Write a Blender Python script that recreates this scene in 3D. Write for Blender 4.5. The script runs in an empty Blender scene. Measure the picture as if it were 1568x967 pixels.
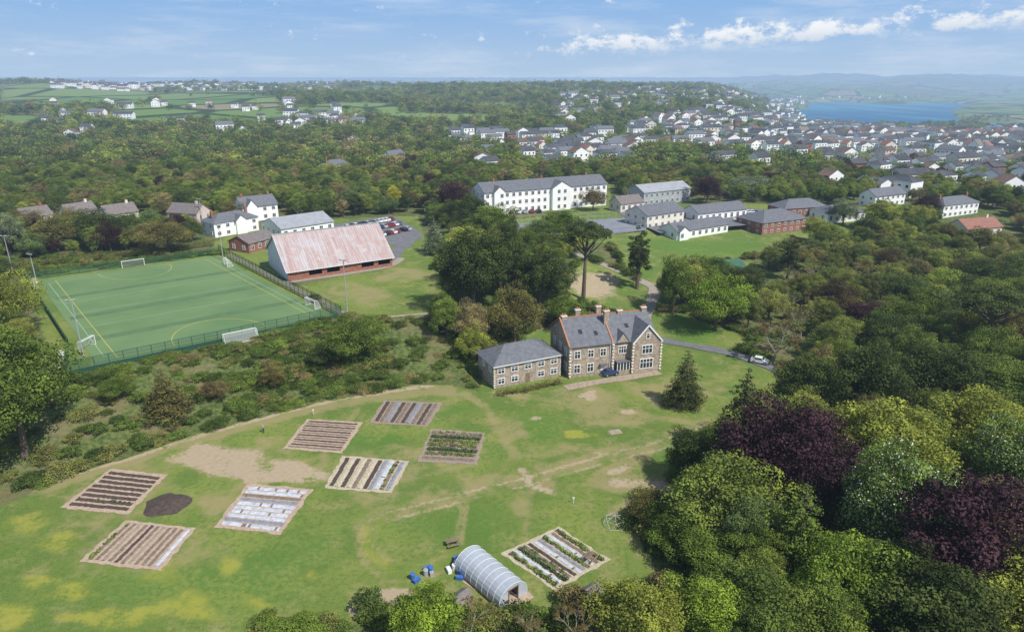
import bpy, math, random, numpy as np
from mathutils import Vector, Matrix
rng=np.random.default_rng(7); random.seed(7)
scene=bpy.context.scene
# ------------------------------------------------------------------ camera, terrain height, image pixels cast onto the terrain
W,HP,F=1568.,967.,1045.
PIT=math.radians(19.3); CP,SP=math.cos(PIT),math.sin(PIT); CAMH=60.
def sstep(t):
    t=np.clip(t,0,1); return t*t*(3-2*t)
def height(x,y):
    x=np.asarray(x,float); y=np.asarray(y,float)
    yb=np.interp(x,[-300,-140,-77,-56.7,-38.5,-14,10,35,60,120],[10,45,88,108,119,129,150,160,168,190])
    yt=np.interp(x,[-300,-140,-86.5,-41.7,-21,0,20,60,120],[60,85,116,149,156,174,218,290,330])
    z=6*sstep((y-yb)/(yt-yb))
    zl=np.interp(y,[300,600,900,1300,1700,2100,3000,5000,9000,20000],[0,-6,6,19,31,26,-20,-10,-6,-10])
    zr=np.interp(y,[300,600,1000,1500,1800,3100,3500,4800,7000,20000],[0,-8,-22,-36,-40,-40,-28,26,34,-10])
    az=x/np.maximum(y,50.)
    w=sstep((az-0.26)/0.16)
    z=z+zl*(1-w)+zr*w
    amp=np.interp(y,[330,1000,3000,6000],[0,4,9,30])*(1-.8*w*(y<3300))
    z=z+amp*(np.sin(x/170.+1.3)*np.sin(y/210.+.4)+.5*np.sin(x/71.+y/97.)+.5*np.sin(x/610.+y/900.+2))
    aw=az+.010*np.sin(y/150.)+.006*np.sin(y/57.)
    e=sstep((aw-.40)/.012)*sstep((.635-aw)/.012)*sstep((y-1400-6000*(aw-.52)**2-50*np.sin(aw*75))/50)*sstep((3000+140*np.sin(aw*42+1)-7000*(aw-.5)**2-y)/70)
    e2=sstep((aw-.66)/.01)*sstep((y-1290-40*np.sin(aw*60))/40)*sstep((1680-y)/40)
    return z-16*np.maximum(e,e2)
def G(px,py):  # image pixel to the terrain point its camera ray hits
    u=px-W/2; v=py-HP/2
    d=np.array([u,F*CP-v*SP,-F*SP-v*CP])/F
    ts=np.geomspace(40,25000,900)
    g=CAMH+d[2]*ts-height(d[0]*ts,d[1]*ts)
    i=int(np.argmax(g<0))
    if g[i]>=0: i=len(ts)-1
    t0,t1=ts[i-1],ts[i]
    for _ in range(16):
        t=.5*(t0+t1)
        if CAMH+d[2]*t<height(d[0]*t,d[1]*t): t1=t
        else: t0=t
    t=t1
    return np.array([d[0]*t,d[1]*t,float(height(d[0]*t,d[1]*t))])
def GP(l): return [G(*p) for p in l]
def inpoly(x,y,poly):
    x=np.asarray(x);y=np.asarray(y)
    r=np.zeros(x.shape,bool);n=len(poly)
    for i in range(n):
        x0,y0=poly[i][:2];x1,y1=poly[(i+1)%n][:2]
        if y0==y1: continue
        r^=((y0>y)!=(y1>y))&(x<(x1-x0)*(y-y0)/(y1-y0)+x0)
    return r
# ------------------------------------------------------------------ node helpers
def setin(nt,sock,val):
    if isinstance(val,bpy.types.NodeSocket): nt.links.new(val,sock)
    elif val is not None: sock.default_value=val
def M(nt,op,a,b=None,c=None):
    n=nt.nodes.new('ShaderNodeMath');n.operation=op
    for i,v in enumerate((a,b,c)):
        if v is not None: setin(nt,n.inputs[i],v)
    return n.outputs[0]
def MIX(nt,f,a,b,mode='MIX'):
    n=nt.nodes.new('ShaderNodeMix');n.data_type='RGBA';n.blend_type=mode
    setin(nt,n.inputs[0],f)
    for s,v in ((n.inputs[6],a),(n.inputs[7],b)):
        if isinstance(v,(tuple,list)): v=tuple(v)[:3]+(1,)
        setin(nt,s,v)
    return n.outputs[2]
def NOISE(nt,vec,scale,detail=3,rough=.55):
    n=nt.nodes.new('ShaderNodeTexNoise');n.inputs['Scale'].default_value=scale
    n.inputs['Detail'].default_value=detail;n.inputs['Roughness'].default_value=rough
    if vec is not None: nt.links.new(vec,n.inputs['Vector'])
    return n.outputs['Fac']
def SM(nt,x,a,b):
    n=nt.nodes.new('ShaderNodeMapRange');n.interpolation_type='SMOOTHSTEP'
    setin(nt,n.inputs[0],x);n.inputs[1].default_value=a;n.inputs[2].default_value=b
    return n.outputs[0]
def POS(nt): return nt.nodes.new('ShaderNodeNewGeometry').outputs['Position']
def OBJC(nt): return nt.nodes.new('ShaderNodeTexCoord').outputs['Object']
def ATTR(nt,name,t='GEOMETRY'):
    n=nt.nodes.new('ShaderNodeAttribute');n.attribute_name=name;n.attribute_type=t;return n
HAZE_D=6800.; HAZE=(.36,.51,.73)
def finish(mat,shader):  # paints haze into the material: blue emission mixed in with distance from origin
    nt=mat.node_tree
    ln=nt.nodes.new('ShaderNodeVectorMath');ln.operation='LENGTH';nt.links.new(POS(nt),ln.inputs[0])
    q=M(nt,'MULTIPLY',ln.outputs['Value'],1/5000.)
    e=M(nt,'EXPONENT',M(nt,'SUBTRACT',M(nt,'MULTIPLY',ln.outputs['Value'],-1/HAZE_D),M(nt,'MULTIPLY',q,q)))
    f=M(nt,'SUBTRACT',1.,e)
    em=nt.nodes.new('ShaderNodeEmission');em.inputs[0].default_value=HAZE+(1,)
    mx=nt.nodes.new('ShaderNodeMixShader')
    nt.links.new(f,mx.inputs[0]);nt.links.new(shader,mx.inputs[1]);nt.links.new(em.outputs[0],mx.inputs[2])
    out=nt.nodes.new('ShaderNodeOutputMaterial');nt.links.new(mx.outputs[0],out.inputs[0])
    mat.cycles.emission_sampling='NONE'
def newmat(name):
    m=bpy.data.materials.new(name);m.use_nodes=True;m.node_tree.nodes.clear();return m
def pbsdf(nt,col,rough=.8,bump=None,bstr=.3,bdist=.05,metal=0.,spec=.3):
    b=nt.nodes.new('ShaderNodeBsdfPrincipled')
    if isinstance(col,tuple): b.inputs['Base Color'].default_value=col[:3]+(1,)
    else: nt.links.new(col,b.inputs['Base Color'])
    setin(nt,b.inputs['Roughness'],rough);b.inputs['Metallic'].default_value=metal
    b.inputs['Specular IOR Level'].default_value=spec
    if bump is not None:
        bn=nt.nodes.new('ShaderNodeBump');bn.inputs['Strength'].default_value=bstr;bn.inputs['Distance'].default_value=bdist
        nt.links.new(bump,bn.inputs['Height']);nt.links.new(bn.outputs[0],b.inputs['Normal'])
    return b.outputs[0]
MATS={}
def mat(name,col,var=.25,scale=.6,rough=.8,bump=.0,metal=0.,spec=.3):
    if name in MATS: return MATS[name]
    m=newmat(name);nt=m.node_tree
    n=NOISE(nt,POS(nt),scale,4,.6)
    n2=NOISE(nt,POS(nt),scale*9,2,.6)
    k=SM(nt,M(nt,'ADD',M(nt,'MULTIPLY',n,.65),M(nt,'MULTIPLY',n2,.35)),.3,.7)
    a=tuple(c*(1-var) for c in col);b=tuple(min(1,c*(1+var)) for c in col)
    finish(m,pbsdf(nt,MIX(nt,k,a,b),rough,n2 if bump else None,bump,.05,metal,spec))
    MATS[name]=m;return m
# ------------------------------------------------------------------ mesh builder
def link(o): scene.collection.objects.link(o)
class MB:
    def __init__(s): s.v=[];s.f=[];s.m=[];s.mats=[]
    def mi(s,m):
        if m not in s.mats: s.mats.append(m)
        return s.mats.index(m)
    def face(s,pts,m):
        n=len(s.v);s.v+= [tuple(float(c) for c in p) for p in pts];s.f.append(tuple(range(n,n+len(pts))));s.m.append(s.mi(m))
    def box(s,x0,x1,y0,y1,z0,z1,m):
        s.obox(((x0+x1)/2,(y0+y1)/2,(z0+z1)/2),(1,0,0),(0,1,0),(x1-x0),(y1-y0),(z1-z0),m)
    def obox(s,c,ux,uy,a,b,h,m,uz=None):
        c=Vector(c);ux=Vector(ux).normalized();uy=Vector(uy).normalized()
        uz=(Vector(uz) if uz is not None else ux.cross(uy)).normalized()*h/2
        ux=ux*a/2;uy=uy*b/2
        n=len(s.v)
        for k in (-1,1):
            for i,j in ((-1,-1),(1,-1),(1,1),(-1,1)):
                s.v.append(tuple(c+ux*i+uy*j+uz*k))
        for q in ((3,2,1,0),(4,5,6,7),(0,1,5,4),(1,2,6,5),(2,3,7,6),(3,0,4,7)):
            s.f.append(tuple(n+i for i in q));s.m.append(s.mi(m))
    def tube(s,p0,p1,r0,r1,m,n=6):
        p0=Vector(p0);p1=Vector(p1);d=(p1-p0)
        if d.length<1e-6:return
        d.normalize();a=d.orthogonal().normalized();b=d.cross(a);k=len(s.v)
        for p,r in ((p0,r0),(p1,r1)):
            for i in range(n):
                t=2*math.pi*i/n;s.v.append(tuple(p+a*math.cos(t)*r+b*math.sin(t)*r))
        for i in range(n):
            j=(i+1)%n;s.f.append((k+i,k+j,k+n+j,k+n+i));s.m.append(s.mi(m))
        s.f.append(tuple(k+n+i for i in range(n)));s.m.append(s.mi(m))
    def gable(s,x0,x1,y0,y1,z,rh,roof,wall,axis='x',o=.4,t=.18):
        sw=(lambda a,b,c:(a,b,c)) if axis=='x' else (lambda a,b,c:(b,a,c))
        if axis=='y': x0,x1,y0,y1=y0,y1,x0,x1
        ym=(y0+y1)/2;k=rh/((y1-y0)/2)
        A=(y0-o,z-o*k);R=(ym,z+rh);B=(y1+o,z-o*k);X0=x0-o*.6;X1=x1+o*.6
        P=lambda x,p,up:sw(x,p[0],p[1]+(t if up else .012))
        for p,q in ((A,R),(R,B)):
            s.face([P(X0,p,1),P(X1,p,1),P(X1,q,1),P(X0,q,1)],roof)
            s.face([P(X0,p,0),P(X0,q,0),P(X1,q,0),P(X1,p,0)],roof)
            for X in (X0,X1): s.face([P(X,p,0),P(X,p,1),P(X,q,1),P(X,q,0)],roof)
        for p in (A,B): s.face([P(X0,p,0),P(X1,p,0),P(X1,p,1),P(X0,p,1)],roof)
        for X in (x0,x1): s.face([sw(X,y0,z),sw(X,y1,z),sw(X,ym,z+rh)],wall)
    def hip(s,x0,x1,y0,y1,z,rh,roof,o=.4):
        x0-=o;x1+=o;y0-=o;y1+=o
        w=x1-x0;d=y1-y0
        if w>=d: r0=(x0+d/2,(y0+y1)/2,z+rh);r1=(x1-d/2,(y0+y1)/2,z+rh)
        else: r0=((x0+x1)/2,y0+w/2,z+rh);r1=((x0+x1)/2,y1-w/2,z+rh)
        a,b,c,d_=(x0,y0,z+.02),(x1,y0,z+.02),(x1,y1,z+.02),(x0,y1,z+.02)
        if w>=d:
            s.face([a,b,r1,r0],roof);s.face([c,d_,r0,r1],roof);s.face([b,c,r1],roof);s.face([d_,a,r0],roof)
        else:
            s.face([a,b,r0],roof);s.face([c,d_,r1],roof);s.face([b,c,r1,r0],roof);s.face([d_,a,r0,r1],roof)
        s.face([d_,c,b,a],roof)
        for p,q in ((a,r0),(b,r1 if w>=d else r0),(c,r1),(d_,r0 if w>=d else r1),(r0,r1)): s.tube(p,q,.09,.09,roof,5)
    def win(s,P,ux,n,w,h,glass,frame,bars=1,fw=.1):
        P=Vector(P);ux=Vector(ux).normalized();n=Vector(n).normalized();up=Vector((0,0,1))
        s.obox(P+n*.02+up*h/2,ux,n,w-.02,.06,h-.02,glass,up)
        for sx in (-1,1): s.obox(P+n*.05+up*h/2+ux*sx*w/2,ux,n,fw,.13,h+fw,frame,up)
        for zz in (0,h): s.obox(P+n*.053+up*zz,ux,n,w-fw,.12,fw,frame,up)
        for i in range(bars): s.obox(P+n*.04+up*h/2+ux*w*((i+1)/(bars+1)-.5),ux,n,fw*.7,.1,h-fw,frame,up)
        s.obox(P+n*.042+up*h*.62,ux,n,w-fw,.09,fw*.6,frame,up)
    def mesh(s,name):
        me=bpy.data.meshes.new(name);me.from_pydata(s.v,[],s.f)
        for m in s.mats: me.materials.append(m)
        me.polygons.foreach_set('material_index',s.m);me.update();return me
    def obj(s,name,loc=(0,0,0),rz=0,parent=None):
        me=s.mesh(name);o=bpy.data.objects.new(name,me);link(o)
        if parent: o.parent=parent
        else: o.location=tuple(loc);o.rotation_euler=(0,0,rz)
        return o
def empty(name,loc,rz=0):
    o=bpy.data.objects.new(name,None);o.location=tuple(loc);o.rotation_euler=(0,0,rz);o.empty_display_size=.5;link(o);return o
# ------------------------------------------------------------------ materials
slate=mat('roof_slate',(.13,.135,.15),.25,1.2,.7)
slate2=mat('roof_slate_brown',(.17,.145,.135),.25,1.2,.7)
sl_d=mat('roof_slate_dark',(.075,.077,.085),.3,.08,.85,spec=.1)
sl_b=mat('roof_tile_brown',(.15,.10,.08),.3,.08,.85,spec=.1)
redroof=mat('roof_red_tile',(.26,.12,.085),.25,1.2,.7)
white=mat('white_render',(.80,.79,.76),.06,.5,.8)
cream=mat('cream_render',(.68,.63,.53),.1,.5,.8)
pink=mat('pale_render',(.6,.5,.45),.1,.5,.8)
brick=mat('brick_red',(.28,.12,.08),.3,1.5,.85)
greyw=mat('grey_cladding',(.36,.37,.38),.1,.5,.7)
glass=mat('window_glass',(.03,.035,.04),.4,.5,.12,spec=.6)
frame=mat('white_frame',(.75,.75,.73),.04,1,.5)
orange=mat('ridge_tile_terracotta',(.42,.18,.09),.2,3,.8)
tarmac=mat('tarmac',(.15,.15,.155),.2,.5,.9)
gravel=mat('gravel',(.30,.26,.21),.25,1.5,.95)
metal=mat('galvanised_metal',(.42,.43,.44),.1,3,.5,metal=.3)
wood=mat('weathered_wood',(.2,.15,.1),.3,3,.85)
bark=mat('bark',(.13,.10,.07),.35,2.5,.9,bump=.4)
barkpale=mat('bark_pale',(.30,.26,.20),.3,2.5,.9)
black=mat('dark_rubber',(.02,.02,.02),.2,3,.7)
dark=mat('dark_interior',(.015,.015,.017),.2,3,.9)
m=newmat('rubble_stone');nt=m.node_tree
v=nt.nodes.new('ShaderNodeTexVoronoi');v.inputs['Scale'].default_value=2.4;nt.links.new(OBJC(nt),v.inputs['Vector'])
sv=nt.nodes.new('ShaderNodeSeparateColor');nt.links.new(v.outputs['Color'],sv.inputs[0])
c=MIX(nt,sv.outputs[0],(.24,.18,.135),(.46,.38,.30))
c=MIX(nt,M(nt,'MULTIPLY',SM(nt,NOISE(nt,OBJC(nt),1.2,5,.7),.35,.7),.6),c,(.35,.27,.20))
finish(m,pbsdf(nt,c,.9,v.outputs['Distance'],.4,.05));stone=m
m=newmat('corrugated_rusty_roof');nt=m.node_tree;tc=OBJC(nt)
mp=nt.nodes.new('ShaderNodeMapping');mp.inputs['Scale'].default_value=(1.3,.10,.10);nt.links.new(tc,mp.inputs[0])
n=NOISE(nt,mp.outputs[0],1.,6,.8);n2=NOISE(nt,tc,.22,5,.7)
w=nt.nodes.new('ShaderNodeTexWave');w.bands_direction='X';w.inputs['Scale'].default_value=.45;nt.links.new(tc,w.inputs['Vector'])
c=MIX(nt,SM(nt,M(nt,'ADD',M(nt,'MULTIPLY',n,.75),M(nt,'MULTIPLY',n2,.4)),.44,.70),(.46,.44,.45),(.37,.22,.185))
c=MIX(nt,SM(nt,n2,.5,.75),c,(.50,.47,.46))
c=MIX(nt,M(nt,'MULTIPLY',w.outputs['Fac'],.3),c,(.22,.18,.18))
finish(m,pbsdf(nt,c,.7,w.outputs['Fac'],.4,.08));barnroof=m
m=newmat('artificial_turf');nt=m.node_tree;p=POS(nt)
c=MIX(nt,SM(nt,NOISE(nt,p,.07,3),.3,.7),(.11,.195,.075),(.15,.235,.095))
finish(m,pbsdf(nt,MIX(nt,M(nt,'MULTIPLY',NOISE(nt,p,4,2),.3),c,(.085,.13,.06)),.9));turf=m
m=newmat('ground');nt=m.node_tree;p=POS(nt)
sx=nt.nodes.new('ShaderNodeSeparateColor');nt.links.new(ATTR(nt,'land').outputs['Color'],sx.inputs[0])
sy=nt.nodes.new('ShaderNodeSeparateColor');nt.links.new(ATTR(nt,'land2').outputs['Color'],sy.inputs[0])
n1=NOISE(nt,p,.035,4,.6);n2=NOISE(nt,p,.20,6,.70);n3=NOISE(nt,p,1.3,4,.7);n4=NOISE(nt,p,5,4,.75);n5=NOISE(nt,p,.085,6,.72)
g=MIX(nt,SM(nt,n1,.38,.62),(.100,.165,.030),(.175,.225,.045))
g=MIX(nt,M(nt,'MULTIPLY',SM(nt,n2,.46,.64),.8),g,(.255,.240,.088))
g=MIX(nt,M(nt,'MULTIPLY',SM(nt,n5,.50,.60),.75),g,(.085,.158,.028))
g=MIX(nt,M(nt,'MULTIPLY',SM(nt,n3,.44,.66),.6),g,(.07,.115,.027))
g=MIX(nt,M(nt,'MULTIPLY',SM(nt,n4,.46,.68),.6),g,(.215,.225,.08))
br=M(nt,'ADD',1.,M(nt,'ADD',M(nt,'MULTIPLY',M(nt,'SUBTRACT',n2,.5),3.6),M(nt,'MULTIPLY',M(nt,'SUBTRACT',n3,.5),2.2)))
def msk(s,k=1.,a=.22,b=.75): return M(nt,'MULTIPLY',SM(nt,M(nt,'MULTIPLY',s,br),a,b),k)
g=MIX(nt,msk(sy.outputs[1],.8),g,(.085,.17,.030))
g=MIX(nt,msk(sx.outputs[1],.75),g,(.28,.235,.11))
g=MIX(nt,msk(sy.outputs[0],.7),g,(.32,.305,.05))
g=MIX(nt,msk(sx.outputs[0],.85),g,MIX(nt,n3,(.29,.21,.135),(.50,.40,.29)))
rough=MIX(nt,SM(nt,n3,.35,.65),(.05,.078,.025),(.14,.165,.05))
rough=MIX(nt,M(nt,'MULTIPLY',SM(nt,n5,.48,.6),.6),rough,(.19,.155,.085))
br2=M(nt,'ADD',M(nt,'MULTIPLY',M(nt,'SUBTRACT',n2,.5),.9),M(nt,'MULTIPLY',M(nt,'SUBTRACT',n3,.5),.8))
g=MIX(nt,SM(nt,M(nt,'ADD',sx.outputs[2],M(nt,'MULTIPLY',br2,.6)),.35,.65),g,rough)
v=nt.nodes.new('ShaderNodeTexVoronoi');v.inputs['Scale'].default_value=.0055;v.inputs['Randomness'].default_value=.8;nt.links.new(p,v.inputs['Vector'])
sv=nt.nodes.new('ShaderNodeSeparateColor');nt.links.new(v.outputs['Color'],sv.inputs[0])
fc=MIX(nt,sv.outputs[0],(.10,.19,.04),(.20,.26,.08))
fc=MIX(nt,SM(nt,sv.outputs[1],.80,.84),fc,(.27,.22,.14))
fc=MIX(nt,M(nt,'MULTIPLY',n2,.4),fc,(.08,.14,.04))
v2=nt.nodes.new('ShaderNodeTexVoronoi');v2.feature='DISTANCE_TO_EDGE';v2.inputs['Scale'].default_value=.0055;v2.inputs['Randomness'].default_value=.8;nt.links.new(p,v2.inputs['Vector'])
fc=MIX(nt,SM(nt,v2.outputs['Distance'],.075,.03),fc,(.035,.055,.02))
g=MIX(nt,sy.outputs[2],g,fc)
finish(m,pbsdf(nt,g,.95,n4,.45,.14,spec=.1));ground=m
FB=1.72
def leaf_mat(name,col=None,trans=.35,tip=(1.5,1.4,.95)):
    m=newmat(name);nt=m.node_tree
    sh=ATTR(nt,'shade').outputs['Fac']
    if col is None: base=ATTR(nt,'tint','INSTANCER').outputs['Color']
    else:
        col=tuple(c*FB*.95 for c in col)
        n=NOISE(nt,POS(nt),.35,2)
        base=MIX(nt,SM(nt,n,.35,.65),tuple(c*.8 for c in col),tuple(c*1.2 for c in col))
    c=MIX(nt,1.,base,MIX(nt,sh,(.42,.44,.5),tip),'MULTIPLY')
    d=nt.nodes.new('ShaderNodeBsdfDiffuse');t=nt.nodes.new('ShaderNodeBsdfTranslucent')
    nt.links.new(c,d.inputs[0]);nt.links.new(c,t.inputs[0])
    mx=nt.nodes.new('ShaderNodeMixShader');mx.inputs[0].default_value=trans
    nt.links.new(d.outputs[0],mx.inputs[1]);nt.links.new(t.outputs[0],mx.inputs[2])
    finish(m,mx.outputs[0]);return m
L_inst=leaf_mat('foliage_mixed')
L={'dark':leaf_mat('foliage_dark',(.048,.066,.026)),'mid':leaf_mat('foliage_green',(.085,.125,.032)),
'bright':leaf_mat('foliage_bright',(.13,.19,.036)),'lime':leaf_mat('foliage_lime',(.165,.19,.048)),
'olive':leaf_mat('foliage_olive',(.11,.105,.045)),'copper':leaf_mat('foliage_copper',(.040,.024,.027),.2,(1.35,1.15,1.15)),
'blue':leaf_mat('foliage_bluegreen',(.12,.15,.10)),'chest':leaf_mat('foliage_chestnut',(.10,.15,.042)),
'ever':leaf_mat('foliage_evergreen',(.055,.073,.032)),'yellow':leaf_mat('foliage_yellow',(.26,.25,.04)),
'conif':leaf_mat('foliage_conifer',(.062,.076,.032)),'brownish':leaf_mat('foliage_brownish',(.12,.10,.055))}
blossom=mat('blossom',(.60,.60,.46),.15,3,.8)
# ------------------------------------------------------------------ trees
def leafquads(C,R,n,size,squash=.85,seed=0,out=.55,top=0.2):
    r=np.random.default_rng(seed);C=np.asarray(C,float);R=np.asarray(R,float);k=len(C)
    cnt=np.maximum((n*(R/R.mean())**2).astype(int),3)
    idx=np.repeat(np.arange(k),cnt);N=len(idx)
    d=r.normal(size=(N,3));d/=np.linalg.norm(d,axis=1)[:,None]
    d[:,2]=np.where((d[:,2]<-.3)&(r.random(N)<.6),-d[:,2],d[:,2])
    p=C[idx]+d*(R[idx]*r.uniform(.62,1.12,N))[:,None]*np.array([1,1,squash])
    nn=d+r.normal(size=(N,3))*out+np.array([0,0,top]);nn/=np.linalg.norm(nn,axis=1)[:,None]
    a=np.cross(nn,r.normal(size=(N,3)));a/=np.linalg.norm(a,axis=1)[:,None];b=np.cross(nn,a)
    s=(size*r.uniform(.55,1.3,N))[:,None]*.5
    V=np.stack([p-a*s,p-b*s*.75,p+a*s,p+b*s*.75],1).reshape(-1,3)
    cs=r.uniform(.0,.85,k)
    sh=np.clip(cs[idx]+.28*d[:,2]+r.normal(size=N)*.15,0,1)  # random tone per clump, plus painted shade: clump undersides darker, tops lighter
    return V,np.repeat(sh,4)
def treemesh(name,LV,LS,wood_mb=None,leafm=None,extra=None):
    mats=[leafm or L_inst,bark];n=len(LV)//4
    vs=LV.tolist();fs=[(4*i,4*i+1,4*i+2,4*i+3) for i in range(n)];ms=[0]*n;sh=list(LS)
    if wood_mb:
        k=len(vs);vs+=wood_mb.v;fs+=[tuple(i+k for i in f) for f in wood_mb.f];ms+=[1]*len(wood_mb.f);sh+=[.5]*len(wood_mb.v)
    if extra is not None:
        k=len(vs);q=len(extra)//4;vs+=extra.tolist();fs+=[(k+4*i,k+4*i+1,k+4*i+2,k+4*i+3) for i in range(q)];ms+=[2]*q;sh+=[.5]*len(extra);mats.append(blossom)
    me=bpy.data.meshes.new(name);me.from_pydata(vs,[],fs)
    for x in mats: me.materials.append(x)
    me.polygons.foreach_set('material_index',ms)
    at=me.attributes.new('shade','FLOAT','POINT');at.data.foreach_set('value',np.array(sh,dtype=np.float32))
    me.update();return me
def crown(seed,H,R,nc,zc=.6,rz=.42,lo=-.55,irr=1.):
    r=np.random.default_rng(seed);C=[];RR=[];ph=r.uniform(0,6.28,4)
    for i in range(nc):
        z=1-(i+.5)/nc*(1-lo);t=i*2.39996+r.normal()*.25;s=math.sqrt(max(0,1-z*z))
        k=1+irr*(.18*math.sin(2*t+ph[0])+.14*math.sin(3*t+ph[1]+z*2)+.12*math.sin(5*z+ph[2]))
        f=k*r.uniform(.6,.95)
        C.append((R*s*math.cos(t)*f,R*s*math.sin(t)*f,H*zc+H*rz*z*f*1.02));RR.append(R*r.uniform(.15,.32))
    for i in range(nc//6):
        d=r.normal(size=3);d/=np.linalg.norm(d);C.append((d[0]*R*.4,d[1]*R*.4,H*zc+d[2]*H*rz*.35));RR.append(R*.34)
    return C,RR
def limbs(C,H,R,trunk_r=.35,base=.28,seed=0,frac=.5):
    r=random.Random(seed);mb=MB();top=(0.02*H*r.uniform(-1,1),.02*H*r.uniform(-1,1),H*base)
    mb.tube((0,0,-.5),top,trunk_r*1.25,trunk_r*.8,bark,8)
    mid=(top[0]*1.5,top[1]*1.5,H*.62);mb.tube(top,mid,trunk_r*.8,trunk_r*.4,bark,7)
    for c in C:
        if r.random()<frac:
            s=Vector(top).lerp(Vector(mid),r.uniform(0,.9));c=Vector(c)
            q=s.lerp(c,.5)+Vector((0,0,-.03*H));mb.tube(s,q,trunk_r*.32,trunk_r*.18,bark,5);mb.tube(q,c,trunk_r*.18,trunk_r*.05,bark,4)
    return mb
def broadleaf(name,seed,H=15,R=6,nc=90,leaf=.33,n=190,leafm=None,blos=False,zc=.58,rz=.42):
    C,RR=crown(seed,H,R,nc,zc,rz)
    V,S=leafquads(C,RR,n,leaf,seed=seed+1)
    ex=leafquads(C,np.array(RR)*1.06,int(n*.22),.21,seed=seed+5)[0] if blos else None
    return treemesh(name,V,S,limbs(C,H,R,.4,.25,seed),leafm,ex)
def conifer(name,seed,H=15,R=4,leaf=.34,n=95,leafm=None,flat=.4,levels=17):
    r=np.random.default_rng(seed);C=[];RR=[];mb=MB();mb.tube((0,0,-.5),(0,0,H*.97),.32,.04,bark,7)
    for i in range(levels):
        f=(i+.5)/levels;z=H*(.07+.9*f);rad=R*(1-f)**.8*r.uniform(.8,1.12)+.25
        k=max(3,int(7*(1-f)+3))
        for j in range(k):
            t=2*math.pi*(j+r.uniform(-.3,.3))/k+i*1.3;q=rad*r.uniform(.7,1.1)
            e=(q*math.cos(t),q*math.sin(t),z-q*.22)
            mb.tube((0,0,z),e,.07,.02,bark,4)
            for g in (.35,.62,.9):
                if q*g<.3 and g<.9: continue
                C.append((e[0]*g,e[1]*g,z-(q*.22)*g));RR.append(max(.35,rad*.27*(1.2-.35*g)))
    V,S=leafquads(C,RR,n*.36,leaf,squash=flat,seed=seed+1,out=.5,top=.5)
    return treemesh(name,V,S,mb,leafm)
def umbrella(name,seed,H=20,R=8,leafm=None):
    r=np.random.default_rng(seed);C=[];RR=[];mb=MB()
    p=Vector((0,0,-.5));q=Vector((.6,0,H*.35));q2=Vector((-.2,.3,H*.62))
    mb.tube(p,q,.6,.45,bark,8);mb.tube(q,q2,.45,.32,bark,8)
    for i in range(16):
        t=i*2.4;rad=R*math.sqrt((i+.6)/16)*.82
        c=Vector((rad*math.cos(t),rad*math.sin(t),H*(.86-.14*(rad/R)**2)+r.uniform(-.06,.06)*H))
        s=q.lerp(q2,r.uniform(.45,1.));m_=s.lerp(c,.55)+Vector((0,0,-.02*H))
        mb.tube(s,m_,.2,.13,bark,5);mb.tube(m_,c,.13,.05,bark,4)
        for j in range(4):
            C.append(tuple(c+Vector((r.normal()*R*.12,r.normal()*R*.12,r.normal()*.4+j*.15))));RR.append(R*r.uniform(.13,.2))
    V,S=leafquads(C,RR,170,.36,squash=.55,seed=seed+3,top=.4)
    return treemesh(name,V,S,mb,leafm)
def bare(name,seed,H=11,leafn=500,leafm=None,spread=.42):
    r=random.Random(seed);mb=MB();tips=[]
    def br(p,d,l,rad,dep):
        q=p+d*l;mb.tube(p,q,rad,rad*.62,barkpale,4 if dep>1 else 6)
        if dep>=5: tips.append(q);return
        for _ in range(3 if dep<4 else 2):
            nd=(d+Vector((r.gauss(0,spread),r.gauss(0,spread),r.gauss(.06,spread*.6)))).normalized();br(q,nd,l*r.uniform(.62,.85),rad*.6,dep+1)
    br(Vector((0,0,-.3)),Vector((0,0,1)),H*.24,.2,0)
    C=np.array([tuple(t) for t in tips]);ii=np.random.default_rng(seed).integers(0,len(C),leafn)
    V,S=leafquads(C[ii],np.full(len(ii),.35),8,.16,seed=seed)
    me=treemesh(name,V,S,mb,leafm);me.materials[1]=barkpale;return me
def shrub(name,seed,H=2.2,R=1.8,nc=16,leaf=.22,n=90,leafm=None):
    r=np.random.default_rng(seed);C=[];RR=[];mb=MB()
    for i in range(nc):
        t=i*2.4;q=R*math.sqrt((i+.5)/nc)*.8;c=(q*math.cos(t),q*math.sin(t),H*(.62-.35*(q/R)**2)*r.uniform(.7,1.15))
        C.append(c);RR.append(R*r.uniform(.24,.4));mb.tube((0,0,-.1),c,.05,.02,bark,4)
    V,S=leafquads(C,RR,n,leaf,seed=seed+2);return treemesh(name,V,S,mb,leafm)
PROTO={'b0':broadleaf('broadleaf_crown_a',11),'b1':broadleaf('broadleaf_crown_b',23,15,6.4,104),'b2':broadleaf('broadleaf_crown_c',37,16,5.4,84,zc=.6),
'b3':broadleaf('broadleaf_crown_d',51,13,6.6,96,zc=.55,rz=.45),'ch':broadleaf('chestnut_crown',61,15,6,96,blos=True),
'p0':broadleaf('poplar_crown',71,17,2.9,60,leaf=.34,n=120,zc=.55,rz=.48),
'c0':conifer('conifer_crown_a',81),'c1':conifer('conifer_crown_b',91,15,5,n=110,flat=.5,levels=15),'u0':umbrella('pine_crown',101),'n0':bare('bare_crown_a',111),'n1':bare('bare_crown_b',121,11,1100,spread=.36),
's0':shrub('shrub_a',131),'s1':shrub('shrub_b',141,2.6,1.7),'s2':shrub('shrub_c',151,1.8,2.2,20)}
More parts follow.
